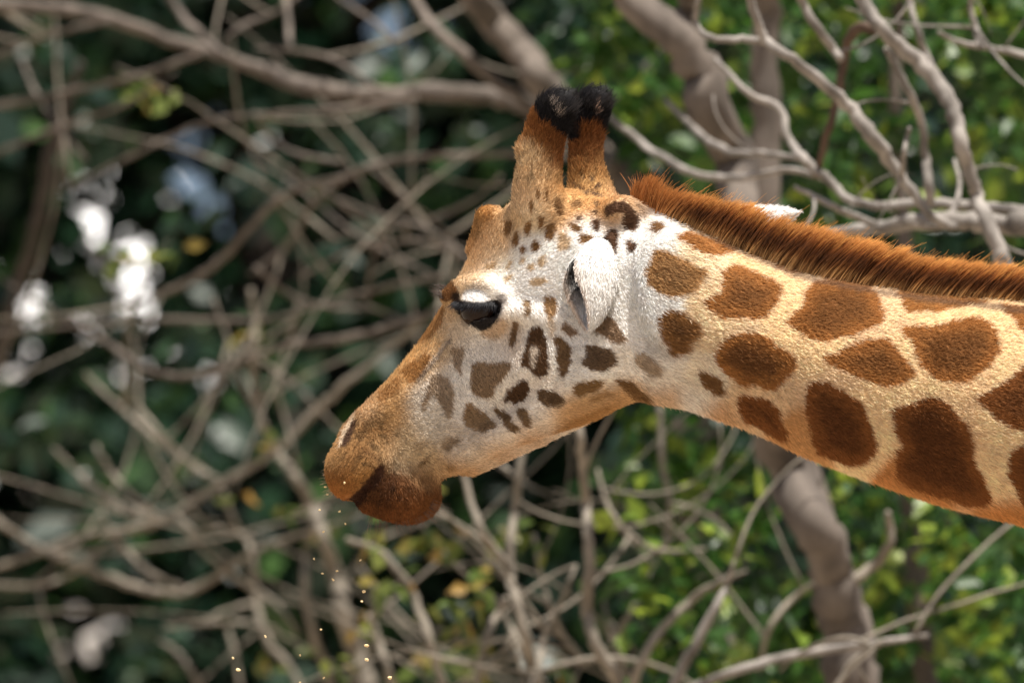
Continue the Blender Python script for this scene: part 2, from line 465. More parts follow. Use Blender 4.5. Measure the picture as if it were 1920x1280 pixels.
# ------------------------------------------------------------------ coat colours (painted on the animal's own flank plane)
PX0, PY0, PX1, PY1 = 560, 120, 2040, 1060
gw, gh = PX1 - PX0, PY1 - PY0
WHITE = (.82, .79, .75); CREAM = (.90, .68, .43); TAN = (.62, .39, .18); ORNG = (.52, .25, .07); RUST = (.30, .11, .03); DARK = (.11, .045, .018); BLK = (.012, .011, .012); GREY = (.60, .56, .52)
BASE = [(1920, 640, CREAM), (1920, 780, CREAM), (1900, 900, CREAM), (1800, 560, CREAM), (1700, 720, CREAM), (1600, 820, CREAM), (1500, 620, CREAM), (1420, 520, (.87, .66, .42)), (1400, 740, (.80, .60, .39)), (1340, 600, (.87, .68, .46)),
        (1300, 450, (.86, .70, .50)), (1250, 430, WHITE), (1200, 500, WHITE), (1210, 580, WHITE), (1190, 440, WHITE), (1230, 700, (.74, .68, .62)), (1320, 720, (.76, .66, .54)), (1180, 680, (.78, .73, .68)), (1300, 750, (.74, .68, .62)),
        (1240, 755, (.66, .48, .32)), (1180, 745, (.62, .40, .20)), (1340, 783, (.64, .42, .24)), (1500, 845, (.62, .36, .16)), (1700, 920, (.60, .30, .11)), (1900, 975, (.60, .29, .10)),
        (1100, 440, WHITE), (1100, 560, WHITE), (1060, 620, (.78, .74, .70)), (1120, 700, WHITE), (1060, 520, WHITE), (1000, 470, WHITE), (1000, 540, (.80, .77, .74)), (960, 580, (.78, .74, .69)), (930, 520, (.80, .76, .70)), (885, 530, (.72, .64, .54)),
        (905, 480, (.74, .58, .40)), (920, 440, (.60, .42, .25)), (955, 410, (.62, .45, .27)), (870, 480, ORNG), (872, 505, (.66, .44, .22)), (890, 450, ORNG), (912, 410, ORNG), (862, 525, (.70, .50, .28)),
        (1000, 400, (.74, .60, .42)), (1040, 390, (.62, .40, .20)), (1090, 375, (.58, .34, .14)), (1130, 385, (.60, .36, .16)), (1170, 390, (.62, .42, .25)), (980, 370, (.60, .42, .26)), (970, 340, (.52, .34, .18)),
        (1000, 340, (.66, .46, .26)), (1045, 340, (.52, .28, .10)), (1100, 335, (.56, .32, .12)), (1000, 290, (.55, .32, .14)), (1030, 270, (.30, .125, .035)), (1000, 245, (.34, .13, .035)), (1040, 250, (.22, .08, .022)), (1048, 290, (.34, .14, .045)), (1010, 320, (.62, .42, .23)), (1100, 300, (.40, .18, .06)), (1095, 260, (.24, .09, .026)), (1118, 260, (.28, .10, .03)), (1120, 300, (.46, .24, .09)),
        (930, 640, (.72, .68, .64)), (950, 620, (.60, .46, .33)), (890, 650, (.66, .62, .58)), (850, 620, (.62, .53, .43)), (1000, 620, (.76, .72, .67)), (1060, 690, (.76, .71, .65)), (960, 740, (.74, .68, .61)), (880, 760, (.72, .68, .64)), (860, 700, (.72, .68, .63)),
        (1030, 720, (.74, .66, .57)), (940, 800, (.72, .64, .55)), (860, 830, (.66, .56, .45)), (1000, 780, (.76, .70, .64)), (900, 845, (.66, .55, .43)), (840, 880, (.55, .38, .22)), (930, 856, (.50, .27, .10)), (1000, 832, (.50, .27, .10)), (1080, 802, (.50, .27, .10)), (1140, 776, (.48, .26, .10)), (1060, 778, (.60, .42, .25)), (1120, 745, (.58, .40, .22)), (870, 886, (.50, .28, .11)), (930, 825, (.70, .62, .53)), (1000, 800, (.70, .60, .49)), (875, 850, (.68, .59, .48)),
        (828, 590, (.64, .44, .24)), (800, 640, (.66, .42, .18)), (770, 680, (.66, .43, .20)), (730, 720, (.64, .42, .20)), (690, 760, (.62, .42, .24)), (820, 660, (.68, .52, .34)), (790, 760, (.64, .58, .50)), (800, 800, (.60, .53, .44)), (820, 740, (.66, .60, .53)),
        (740, 770, (.46, .28, .12)), (720, 800, (.34, .19, .075)), (690, 810, (.25, .13, .048)), (760, 820, (.55, .41, .25)), (650, 850, (.24, .115, .038)), (680, 850, (.25, .125, .045)), (720, 845, (.46, .28, .13)), (640, 900, (.24, .105, .032)), (655, 820, (.26, .14, .055)), (622, 920, (.42, .18, .05)), (690, 890, (.46, .25, .09)), (625, 850, (.50, .30, .13)), (640, 935, (.34, .12, .03)), (660, 915, (.42, .2, .06)),
        (760, 860, (.60, .47, .31)), (790, 860, (.54, .40, .24)), (720, 900, (.06, .025, .01)), (690, 935, (.085, .032, .01)), (740, 935, (.07, .027, .01)), (735, 910, (.09, .036, .012)), (765, 905, (.16, .075, .028)), (790, 900, (.26, .14, .06)), (765, 935, (.13, .05, .016)), (800, 930, (.24, .10, .03)), (720, 962, (.17, .055, .013)), (690, 965, (.19, .065, .016)), (780, 960, (.20, .07, .018))]
BASE = [(a, b, tuple(min(.9, v * 1.10) for v in c) if min(c) > .5 and a < 1380 else c) for a, b, c in BASE]
sc = 3
cx, cy = np.meshgrid(np.arange(PX0, PX1 + sc, sc, dtype=float), np.arange(PY0, PY1 + sc, sc, dtype=float), indexing='ij')
num = np.zeros(cx.shape + (3,)); den = np.zeros(cx.shape)
for bx, by, bc in BASE:
    d2 = (cx - bx) ** 2 + (cy - by) ** 2
    wgt = np.exp(-d2 / (2 * 20.0 ** 2)) + 30.0 / (d2 + 900) ** 1.5
    num += wgt[..., None] * np.array(bc); den += wgt
LOW = num / den[..., None]
fx, fy = np.meshgrid(np.arange(gw) / sc, np.arange(gh) / sc, indexing='ij')
ix, iy = fx.astype(int), fy.astype(int); tx, ty = (fx - ix)[..., None], (fy - iy)[..., None]
MAP = (LOW[ix, iy] * (1 - tx) * (1 - ty) + LOW[ix + 1, iy] * tx * (1 - ty) + LOW[ix, iy + 1] * (1 - tx) * ty + LOW[ix + 1, iy + 1] * tx * ty)
mx, my = np.meshgrid(np.arange(gw) + PX0, np.arange(gh) + PY0, indexing='ij')
# soft mottling of the ground colour
mot = vnoise(np.stack([mx / 14.0, my / 14.0, mx * 0 + 3.3], -1)) * .6 + vnoise(np.stack([mx / 5.0, my / 5.0, mx * 0 + 7.7], -1)) * .4
MAP *= (0.90 + 0.2 * mot)[..., None]
lpz = np.exp(-((mx - 745) / 60.0) ** 2 - ((my - 930) / 42.0) ** 2)
LIPN = 1 + lpz * (vnoise(np.stack([mx / 11.0, my / 15.0, mx * 0 + 6.1], -1)) - .42) * 1.5
muz = np.exp(-((mx - 690) / 75.0) ** 2 - ((my - 840) / 80.0) ** 2)
MAP *= (1 - muz * 0.55 * (sstep(.5, .62, mot)))[..., None]
hs = vnoise(np.stack([mx / 5.0, my / 16.0, mx * 0 + 2.2], -1)) * .6 + vnoise(np.stack([mx / 2.5, my / 7.0, mx * 0 + 8.2], -1)) * .4
hz = sstep(375, 330, my) * 1.0
bz_ = np.exp(-((mx - 893) / 34.0) ** 2 - ((my - 430) / 46.0) ** 2)
MAP *= (1 - np.clip(hz + bz_, 0, 1) * (1 - (.38 + .95 * hs)))[..., None]
MAP *= (1 - bz_ * .25)[..., None]
wob = (vnoise(np.stack([mx / 9.0, my / 9.0, mx * 0 + 1.3], -1)) - .5) * 7 + (vnoise(np.stack([mx / 3.2, my / 3.2, mx * 0 + 5.1], -1)) - .5) * 5

def zoomer(ox, oy, s): return lambda pts: [(ox + x / s, oy + y / s) for x, y in pts]
ZM = zoomer(1140, 320, 4.0); ZN = zoomer(1240, 340, 2.8235); ZQ = zoomer(1300, 640, 3.0968); ZE = zoomer(1000, 420, 4.2656)
ZY = zoomer(780, 440, 4.2656); ZS = zoomer(680, 560, 3.5556); ZJ = zoomer(980, 600, 4.2658); ZC = zoomer(560, 120, 2.8235)
ident = lambda p: p

def spot(pts, col, alpha=1.0, soft=2.0, core=None, wobble=1.0):
    P = np.array(pts)
    P = closed_crom(P, 3)
    x0, y0 = np.maximum((P.min(0) - 8).astype(int) - (PX0, PY0), 0); x1, y1 = np.minimum((P.max(0) + 9).astype(int) - (PX0, PY0), (gw, gh))
    if x1 <= x0 or y1 <= y0: return
    s = (slice(x0, x1), slice(y0, y1))
    d = poly_sd(P, mx[s].astype(float), my[s].astype(float)) + wob[s] * wobble
    a = (alpha * sstep(-soft, soft, d))[..., None]
    c = np.array(col)
    if core is not None:
        t = (sstep(6, 36, d + (mot[s] - .5) * 30) * core)[..., None]
        c = c * (1 - t) + c * np.array((.34, .32, .40)) * t
    MAP[s] = MAP[s] * (1 - a) + a * c * (0.85 + 0.3 * mot[s][..., None])

NB = (.40, .180, .055); NB2 = (.275, .108, .033); FB = (.205, .125, .068); FD = (.105, .055, .026)
spot(ZM([(340,590),(430,595),(540,650),(640,710),(705,750),(690,810),(640,880),(560,925),(500,945),(410,940),(330,890),(280,820),(275,730),(300,680),(320,630)]), (.42, .24, .10), core=.35)
spot(ZM([(950,700),(1020,730),(1100,775),(1200,810),(1270,850),(1290,890),(1270,960),(1200,1040),(1150,1105),(980,1100),(850,1100),(740,1040),(680,975),(770,930),(820,870),(840,760),(890,710)]), NB, core=.6)
spot(ZN([(900,520),(960,510),(1060,535),(1110,580),(1140,640),(1165,710),(1165,740),(1090,775),(960,820),(830,850),(760,820),(690,780),(650,740),(690,690),(735,650),(745,580),(800,535)]), NB, core=.6)
spot(ZN([(1255,780),(1330,760),(1430,765),(1530,745),(1640,725),(1720,750),(1760,790),(1780,870),(1760,920),(1720,970),(1620,1050),(1520,1065),(1440,1040),(1370,985),(1330,920),(1310,860)]), NB, core=.65)
spot(ZN([(840,935),(920,900),(1010,855),(1140,830),(1200,850),(1240,900),(1290,950),(1330,1015),(1290,1050),(1210,1080),(1120,1070),(1010,1030),(900,970)]), NB, core=.6)
spot(ZN([(400,795),(500,800),(560,830),(620,880),(690,920),(705,970),(690,1000),(640,1040),(590,1100),(500,1085),(400,1070),(330,1010),(280,960),(270,900),(320,830)]), NB, core=.8)
spot(ZN([(65,290),(150,270),(280,310),(370,345),(330,380),(250,385),(150,350)]), NB)
spot(ZN([(430,375),(540,390),(660,430),(760,455),(815,475),(770,490),(690,490),(610,465),(540,430),(480,400)]), NB)
spot(ZN([(1210,570),(1330,590),(1500,610),(1650,625),(1700,645),(1650,665),(1560,675),(1480,690),(1380,690),(1300,695),(1265,670),(1245,620)]), (.40, .19, .06))
spot(ZN([(1780,660),(1900,670),(2060,700),(2060,930),(1960,840),(1890,790),(1850,740)]), NB)
spot(ZQ([(1620,320),(1720,270),(1840,200),(1920,120),(2100,60),(2250,80),(2250,420),(2050,520),(1850,500),(1740,440),(1670,370)]), NB2, core=.5)
spot(ZQ([(660,230),(760,230),(820,260),(900,310),(970,360),(990,410),(1020,500),(1050,590),(1040,650),(980,705),(880,710),(780,670),(700,640),(680,560),(650,460),(630,370),(645,290)]), NB2, core=.7)
spot(ZQ([(1140,385),(1240,360),(1340,325),(1420,335),(1490,375),(1530,440),(1590,500),(1620,600),(1620,680),(1680,800),(1710,900),(1680,945),(1560,940),(1400,890),(1260,840),(1170,790),(1160,720),(1150,640),(1190,600),(1160,530),(1145,450)]), NB2, core=.7)
spot(ZQ([(250,305),(350,310),(440,340),(490,390),(510,460),(530,520),(550,570),(460,545),(370,495),(290,460),(250,400)]), NB2, core=.8)
spot(ZQ([(15,170),(80,170),(130,200),(165,250),(180,290),(150,315),(90,285),(40,240)]), (.24, .125, .05), core=.6)
spot(ZQ([(1830,630),(1920,600),(2150,600),(2200,900),(2100,1010),(1990,1010),(1920,960),(1870,890),(1850,820),(1810,770)]), NB2, core=.5)
spot(ZE([(985,760),(1040,690),(1120,680),(1200,720),(1270,770),(1330,820),(1310,900),(1250,970),(1210,1040),(1160,1050),(1090,1040),(1050,960),(1010,880)]), (.30, .15, .055), soft=4, core=.7)
spot(ZE([(480,740),(540,725),(620,750),(670,800),(700,860),(730,910),(680,945),(600,920),(530,880),(475,830)]), (.31, .21, .135))
spot(ZE([(420,980),(500,965),(590,990),(640,1040),(665,1100),(620,1150),(540,1180),(450,1160),(390,1110),(410,1040)]), (.16, .105, .065), core=.5)
spot(ZE([(815,1030),(880,1035),(950,1080),(1000,1150),(980,1210),(920,1205),(860,1150),(810,1100)]), (.36, .26, .17), alpha=.85)
spot(ZE([(170,890),(230,905),(280,960),(290,1040),(285,1150),(250,1210),(200,1210),(190,1130),(175,1020)]), (.20, .12, .06))
spot(ZE([(90,580),(150,575),(195,640),(175,720),(130,760),(95,720),(70,650)]), (.32, .19, .09), core=.4)
spot(ZE([(105,740),(155,740),(160,860),(140,900),(110,840)]), (.52, .38, .24), alpha=.6, soft=3)
spot(ZE([(220,810),(260,790),(350,865),(330,890),(260,895)]), (.30, .20, .13))
spot(ZY([(920,740),(980,735),(1020,800),(1050,880),(1050,960),(1055,1110),(960,1135),(880,1060),(840,1020),(845,930),(880,850)]), FD)
spot(ZY([(910,890),(955,885),(980,930),(960,970),(940,1060),(912,1040),(905,950)]), (.50, .42, .34), soft=3, wobble=.4)
spot(ZY([(770,700),(810,700),(825,740),(800,830),(765,885),(735,860),(745,780)]), FB)
spot(ZY([(840,530),(895,520),(910,580),(905,635),(855,635),(850,580)]), (.28, .19, .11))
spot(ZS([(730,430),(840,420),(970,405),(975,470),(930,540),(880,590),(850,655),(790,655),(730,620),(715,560)]), (.29, .20, .125))
spot(ZS([(1050,540),(1100,560),(1110,620),(1070,680),(990,690),(925,670),(960,610)]), FD)
spot(ZS([(690,690),(740,700),(780,750),(830,770),(880,850),(820,885),(740,880),(680,840),(665,760)]), (.30, .20, .115))
spot(ZS([(870,730),(930,735),(990,790),(1000,820),(1040,870),(1010,890),(960,870),(920,810)]), (.20, .125, .065))
spot(ZS([(1020,740),(1080,740),(1110,800),(1100,855),(1060,840),(1030,790)]), (.22, .14, .075))
spot(ZS([(1170,605),(1240,605),(1320,650),(1340,690),(1260,720),(1190,700),(1165,650)]), (.14, .085, .045))
spot(ZS([(480,500),(560,510),(605,590),(605,700),(580,800),(545,780),(510,690),(470,640),(430,690),(395,760),(400,660),(440,560)]), (.29, .205, .13), alpha=.9, soft=3)
spot(ZS([(590,330),(680,330),(665,420),(660,510),(620,480),(590,400)]), (.27, .185, .115), alpha=.85, soft=3)
spot(ZS([(510,60),(540,80),(530,160),(490,230),(400,300),(330,340),(250,390),(300,310),(380,250),(440,170)]), (.36, .18, .06), alpha=.85, soft=3)
spot(ZS([(430,370),(440,440),(390,510),(320,560),(270,520),(240,490),(330,430)]), (.36, .18, .06), alpha=.9, soft=3)
spot(ZS([(190,550),(240,540),(240,600),(190,660),(120,690),(90,670),(130,600)]), (.34, .17, .06), alpha=.8, soft=4)
spot(ZS([(540,930),(620,920),(640,960),(570,1010),(520,980)]), (.26, .16, .07), alpha=.75, soft=5)
spot(ZS([(365,1105),(430,1050),(445,1070),(390,1112)]), (.12, .06, .02), alpha=.9, soft=3)
spot(ZS([(340,960),(430,950),(440,990),(350,1010)]), (.32, .22, .13), alpha=.5, soft=6)
spot(ZS([(555,1105),(590,1100),(610,1135),(570,1135)]), (.3, .17, .07), alpha=.7, soft=4)
spot(ZJ([(390,540),(480,490),(620,485),(640,500),(570,570),(470,610),(410,590)]), (.24, .14, .06), soft=3)
spot(ZJ([(735,480),(830,475),(900,510),(950,570),(1020,640),(900,640),(830,590),(770,530)]), (.22, .12, .05), soft=3)
spot(ZJ([(510,660),(600,590),(670,570),(720,600),(640,620),(570,650)]), (.32, .18, .07), alpha=.7, soft=3)
spot(ZJ([(200,900),(330,830),(520,740),(700,690),(600,770),(420,850),(260,930)]), (.34, .17, .05), alpha=.55, soft=5)
crown = [[(1090,850),(1130,840),(1125,890),(1095,925),(1080,890)], [(1200,840),(1225,840),(1225,890),(1205,920),(1192,890)], [(1265,815),(1290,820),(1285,870),(1268,880)],
         [(1310,850),(1350,845),(1350,910),(1330,945),(1300,935),(1298,890)], [(1130,920),(1150,890),(1163,920),(1150,970),(1125,970)], [(1165,975),(1195,970),(1190,1000),(1165,1005)],
         [(1225,960),(1250,940),(1275,960),(1260,995),(1230,995)], [(1410,840),(1490,860),(1480,895),(1440,885)], [(1480,910),(1520,900),(1560,920),(1550,945),(1510,960),(1480,940)],
         [(1340,720),(1380,715),(1400,780),(1380,805),(1355,790)], [(1430,740),(1480,720),(1490,750),(1450,770)], [(1220,735),(1240,740),(1235,800),(1220,790)], [(1300,670),(1320,665),(1315,730),(1300,720)],
         [(1258,665),(1276,670),(1272,715),(1258,710)], [(1850,840),(1900,840),(1920,870),(1880,910),(1850,890)]]
for c in crown: spot(ZC(c), (.24, .13, .055), wobble=.5)
for c in [[(1540,840),(1580,825),(1592,850),(1580,885),(1545,875)], [(1465,810),(1490,805),(1490,830),(1465,830)], [(1545,780),(1570,775),(1570,795),(1548,795)], [(1560,735),(1580,735),(1580,760),(1560,765)],
          [(1620,770),(1660,735),(1730,730),(1780,790),(1790,850),(1770,885),(1720,870),(1705,830),(1715,790),(1660,790),(1625,815)], [(1620,890),(1680,880),(1680,950),(1665,1040),(1640,1000),(1595,980)],
          [(1725,935),(1745,930),(1785,960),(1760,1000),(1730,990)], [(1540,610),(1556,606),(1556,624),(1540,626)], [(1500,600),(1516,596),(1516,612),(1500,614)], [(1560,650),(1590,640),(1600,660),(1570,668)], [(1530,668),(1560,680),(1600,700),(1590,706),(1540,690)], [(1450,640),(1500,670),(1530,690),(1520,694),(1470,668)]]:
    spot(ZC(c), (.115, .060, .034), wobble=.5)
for c in [[(985,1075),(1040,1050),(1035,1080),(1000,1090)], [(1090,1080),(1115,1045),(1125,1055),(1100,1088)], [(1165,1040),(1195,1025),(1190,1050),(1165,1065)], [(1205,1070),(1240,1058),(1240,1085),(1215,1097)],
          [(1260,1050),(1300,1010),(1300,1060),(1275,1085)], [(1085,1130),(1125,1115),(1120,1140),(1090,1150)], [(1215,1150),(1250,1135),(1310,1145),(1270,1175),(1225,1172)], [(1375,900),(1400,898),(1430,940),(1420,980),(1370,985)]]:
    spot(ZC(c), (.55, .39, .22), alpha=.85, wobble=.4)
spot([(716, 876), (738, 884), (762, 893), (790, 892), (812, 906), (818, 925), (804, 950), (778, 968), (740, 980), (700, 978), (668, 960), (656, 944), (690, 905)], (.12, .045, .014), alpha=.68, soft=12, wobble=3.2)
spot([(718, 872), (735, 890), (742, 915), (720, 940), (690, 940), (668, 944), (690, 908)], (.05, .02, .008), alpha=.7, soft=10, wobble=2)
spot([(770, 880), (800, 880), (815, 905), (800, 920), (775, 905)], (.30, .18, .085), alpha=.5, soft=9)
spot([(648, 944), (672, 918), (696, 893), (714, 872), (722, 878), (712, 902), (690, 926), (668, 948)], (.03, .011, .005), alpha=.95, soft=3, wobble=.8)  # dark wedge painted as the shade between the lips
spot([(985, 235), (1000, 215), (1040, 225), (1068, 250), (1060, 290), (1045, 320), (1030, 290), (1005, 262)], (.17, .062, .018), alpha=.8, soft=12, wobble=3)
spot([(1060, 225), (1100, 220), (1140, 230), (1135, 275), (1110, 300), (1085, 290), (1066, 300)], (.17, .062, .018), alpha=.75, soft=12, wobble=3)
spot([(972, 285), (978, 268), (998, 270), (1012, 290), (1000, 312), (980, 310)], (.74, .56, .34), alpha=.6, soft=8, wobble=3)
spot([(1045, 290), (1060, 300), (1062, 345), (1050, 335)], (.22, .085, .025), alpha=.7, soft=6, wobble=2)
for k in range(6):
    ax_, ay_ = 712 - k * 7 + (k > 3) * 4, 868 - k * 4
    spot([(ax_ + 4, ay_ + 2), (ax_ - 4 - k, ay_ - 16 + k), (ax_ - 1 - k, ay_ - 17 + k), (ax_ + 7, ay_)], (.13, .06, .022), alpha=.55, soft=1.5, wobble=.3)
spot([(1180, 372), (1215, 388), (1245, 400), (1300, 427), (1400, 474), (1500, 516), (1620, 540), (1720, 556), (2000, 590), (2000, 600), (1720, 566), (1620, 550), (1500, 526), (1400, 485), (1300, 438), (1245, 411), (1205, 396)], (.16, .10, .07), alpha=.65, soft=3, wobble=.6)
for k in range(130):
    qx, qy = int(rng.normal(676, 24)) - PX0, int(rng.normal(862, 34)) - PY0
    MAP[qx:qx + 2, qy:qy + 3] *= .35
MAP *= LIPN[..., None]
# black horn tips, dark eye rim, pale nostril rim, shadow painted into the nostril slit, brow tuft
spot([(1000, 205), (1004, 168), (1040, 145), (1084, 160), (1090, 225), (1078, 268), (1056, 258), (1034, 240), (1012, 228)], BLK, soft=4, wobble=1.6)
spot([(1060, 205), (1070, 165), (1110, 140), (1150, 160), (1150, 215), (1132, 252), (1120, 236), (1095, 232), (1068, 244)], BLK, soft=4, wobble=1.6)
spot(ZC([(1318,205),(1345,195),(1375,235),(1392,275),(1375,280),(1340,240)]), (.46, .38, .32), soft=2, wobble=.5)
spot(ZC([(1562,225),(1585,215),(1590,255),(1570,275)]), (.40, .28, .22), soft=3, wobble=.5)
spot([(905, 604), (930, 596), (948, 600), (946, 622), (925, 634), (902, 628)], (.56, .40, .26), alpha=.8, soft=5, wobble=.4)
spot([(846, 568), (866, 563), (905, 567), (932, 561), (941, 574), (932, 600), (907, 619), (884, 611), (860, 590)], (.022, .019, .019), soft=2.5, wobble=.3)
spot([(930, 550), (946, 552), (950, 566), (935, 566)], (.12, .09, .07), alpha=.7, soft=4, wobble=.3)
spot([(866, 560), (872, 545), (895, 541), (915, 556), (908, 566), (880, 565)], (.66, .64, .62), soft=3.5, wobble=.4)
spot([(874, 535), (900, 533), (922, 545), (905, 540), (885, 540)], (.28, .23, .19), alpha=.6, soft=4, wobble=.2)  # shading of the crease above the lid, put into the coat colour
spot([(826, 560), (832, 538), (846, 530), (858, 545), (854, 562), (838, 566)], (.24, .12, .05), soft=3, wobble=.4)
spot([(846, 556), (856, 548), (862, 560), (852, 570)], (.05, .03, .02), soft=3, wobble=.3)
spot([(663, 772), (652, 790), (641, 812), (634, 836), (638, 838), (647, 815), (660, 792)], (.58, .45, .32), soft=1.5, wobble=.2)
spot([(659, 792), (668, 790), (661, 815), (647, 838), (642, 830)], (.06, .03, .018), alpha=.95, soft=3, wobble=.5)
spot([(838, 636), (844, 640), (812, 684), (785, 716), (780, 712), (808, 676)], (.20, .16, .13), alpha=.8, soft=3, wobble=.3)
spot([(834, 640), (837, 645), (803, 690), (798, 686)], (.74, .62, .50), alpha=.55, soft=3, wobble=.5)

# procedural patches beyond the framed coat: cells on trunk and legs
seeds = np.column_stack([rng.uniform(.8, 3.8, 420), rng.uniform(-.45, .45, 420), rng.uniform(-HEAD_Z, .1, 420)])
def coat(Pl, jit=None):
    """coat colour at local points"""
    Pm = Pl.copy(); Pm[:, 1] = np.abs(Pm[:, 1])
    p = to_px(warp(Pm))
    fh = (Pl[:, 1] < -.02) & (Pl[:, 2] > .222)
    if fh.any(): p[fh] = to_px(warp(Pl[fh]))
    if jit is not None: p = p + jit
    a = np.clip(p[:, 0] - PX0, 0, gw - 1.01); b = np.clip(p[:, 1] - PY0, 0, gh - 1.01)
    i, j = a.astype(int), b.astype(int); u, v = (a - i)[:, None], (b - j)[:, None]
    c = MAP[i, j] * (1 - u) * (1 - v) + MAP[i + 1, j] * u * (1 - v) + MAP[i, j + 1] * (1 - u) * v + MAP[i + 1, j + 1] * u * v
    far = p[:, 0] > 1990
    if far.any():
        P = Pm[far]; cc = np.empty((len(P), 3))
        for s in range(0, len(P), 20000):
            A_ = P[s:s + 20000].astype(np.float32); d = np.sqrt(np.maximum((A_ ** 2).sum(1)[:, None] + (seeds ** 2).sum(1)[None].astype(np.float32) - 2 * A_ @ seeds.T.astype(np.float32), 0)); d.partition(1, axis=1)
            t = sstep(.012, .03, d[:, 1] - d[:, 0])[:, None]
            cc[s:s + 20000] = np.array((.80, .60, .38)) * (1 - t) + np.array(NB2) * t
        hoof = sstep(.14, .10, P[:, 2] + HEAD_Z)[:, None]
        cc = cc * (1 - hoof) + np.array((.08, .06, .05)) * hoof
        t = sstep(1990, 2030, p[far, 0])[:, None]
        c[far] = c[far] * (1 - t) + cc * t
    return np.clip(c, .004, .9)

giraffe = empty('giraffe', (2.5, float(y_of(2.5)), 0.0))
tag(giraffe, 'giraffe with brown patched cream coat lowering its head to chew', 'giraffe')
G_OFF = np.array(giraffe.location)
WV = warp(BV)
me = mesh_np('body', WV - G_OFF, BQ); smooth(me)
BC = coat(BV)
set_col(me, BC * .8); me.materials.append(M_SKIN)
body = link(bpy.data.objects.new('body', me), giraffe)

# ------------------------------------------------------------------ strands
def strands(name, P, R, C, mat, parent):
    """P (n,k,3) world points, R (k,) or (n,k) radii, C (n,k,3)"""
    n, k = P.shape[:2]
    hc = bpy.data.hair_curves.new(name)
    hc.add_curves([k] * n)
    hc.points.foreach_set('position', (P - G_OFF).astype(np.float32).ravel())
    ra = hc.attributes.get('radius') or hc.attributes.new('radius', 'FLOAT', 'POINT')
    ra.data.foreach_set('value', np.broadcast_to(R, (n, k)).astype(np.float32).ravel())
    ca = hc.attributes.new('col', 'FLOAT_COLOR', 'POINT')
    C4 = np.ones((n, k, 4), np.float32); C4[..., :3] = C
    ca.data.foreach_set('color', C4.ravel())
    hc.materials.append(mat)
    return link(bpy.data.objects.new(name, hc), parent)

# fur flow in the photo plane: (px, py, dx, dy)
FLOW = [(640, 900, -.3, .9), (660, 840, .1, .8), (700, 890, -.5, .8), (740, 940, -.1, 1), (790, 930, .5, .9), (740, 970, 0, 1), (720, 780, .8, .1), (760, 680, .75, -.6), (690, 750, .8, -.5), (810, 800, .9, .2), (820, 620, .7, -.6), (850, 720, .5, .9), (900, 820, .8, .3),
        (900, 680, .5, .9), (960, 730, .5, .9), (1010, 650, .5, .9), (950, 560, .9, .2), (880, 520, .6, -.7), (900, 450, .7, -.7), (960, 440, .5, -.8), (1000, 380, .1, -1), (1010, 300, .1, -1), (1040, 230, .4, -1), (1100, 300, .1, -1), (1100, 370, .3, -.8), (1030, 480, .8, -.4), (1100, 420, .9, -.2), (1000, 780, .8, .2),
        (1090, 640, .5, .8), (1120, 720, .9, .3), (1180, 440, .9, .2), (1200, 600, .7, .7), (1250, 500, .8, .5), (1300, 650, .9, .4), (1400, 560, .92, .38), (1500, 750, .92, .38), (1700, 650, .94, .32), (1700, 850, .93, .36), (1900, 750, .95, .30)]
FL = np.array([(*L2(a, b), c, -d) for a, b, c, d in FLOW])
def flow(P):
    d2 = (P[:, None, 0] - FL[None, :, 0]) ** 2 + (P[:, None, 2] - FL[None, :, 1]) ** 2
    wgt = 1 / (d2 + 4e-4) ** 2
    v = (wgt[..., None] * FL[None, :, 2:]).sum(1)
    v /= np.linalg.norm(v, axis=1, keepdims=True) + 1e-9
    return np.stack([v[:, 0], np.zeros(len(v)), v[:, 1]], -1)

def sample(Vl, Qd, n, wfun=None, want_idx=False):
    T = np.vstack([Qd[:, [0, 1, 2]], Qd[:, [0, 2, 3]]])
    a, b, c = Vl[T[:, 0]], Vl[T[:, 1]], Vl[T[:, 2]]
    nr = np.cross(b - a, c - a); ar = np.linalg.norm(nr, axis=1)
    wt = ar if wfun is None else ar * wfun((a + b + c) / 3)
    cs = np.cumsum(wt); t = np.searchsorted(cs, rng.random(n) * cs[-1])
    t = np.minimum(t, len(T) - 1)
    u, v = rng.random(n), rng.random(n); fl = u + v > 1; u[fl], v[fl] = 1 - u[fl], 1 - v[fl]
    P = a[t] + (b[t] - a[t]) * u[:, None] + (c[t] - a[t]) * v[:, None]
    N = nr[t] / (ar[t, None] + 1e-12)
    return (P, N, T[t, 0]) if want_idx else (P, N)

def unit(v): return v / (np.linalg.norm(v, axis=-1, keepdims=True) + 1e-12)

def fur_w(c):
    x = c[:, 0]
    w = np.where(x < .90, 1.0, 0.0)
    ex = ((c[:, 0] - EYE[0]) ** 2 + (np.abs(c[:, 1]) - EYE[1]) ** 2 + (c[:, 2] - EYE[2]) ** 2)
    return np.where(ex < (ER + .001) ** 2, 0, w)
NF = 520000
P, N = sample(BV, BQ, NF, fur_w)
px = to_px(warp(P * np.array([1, -1, 1]) if False else np.stack([P[:, 0], np.abs(P[:, 1]), P[:, 2]], -1)))
T = flow(P)
T = unit(T - (T * N).sum(1, keepdims=True) * N)
T = unit(T + rng.normal(0, .22, (NF, 3)))
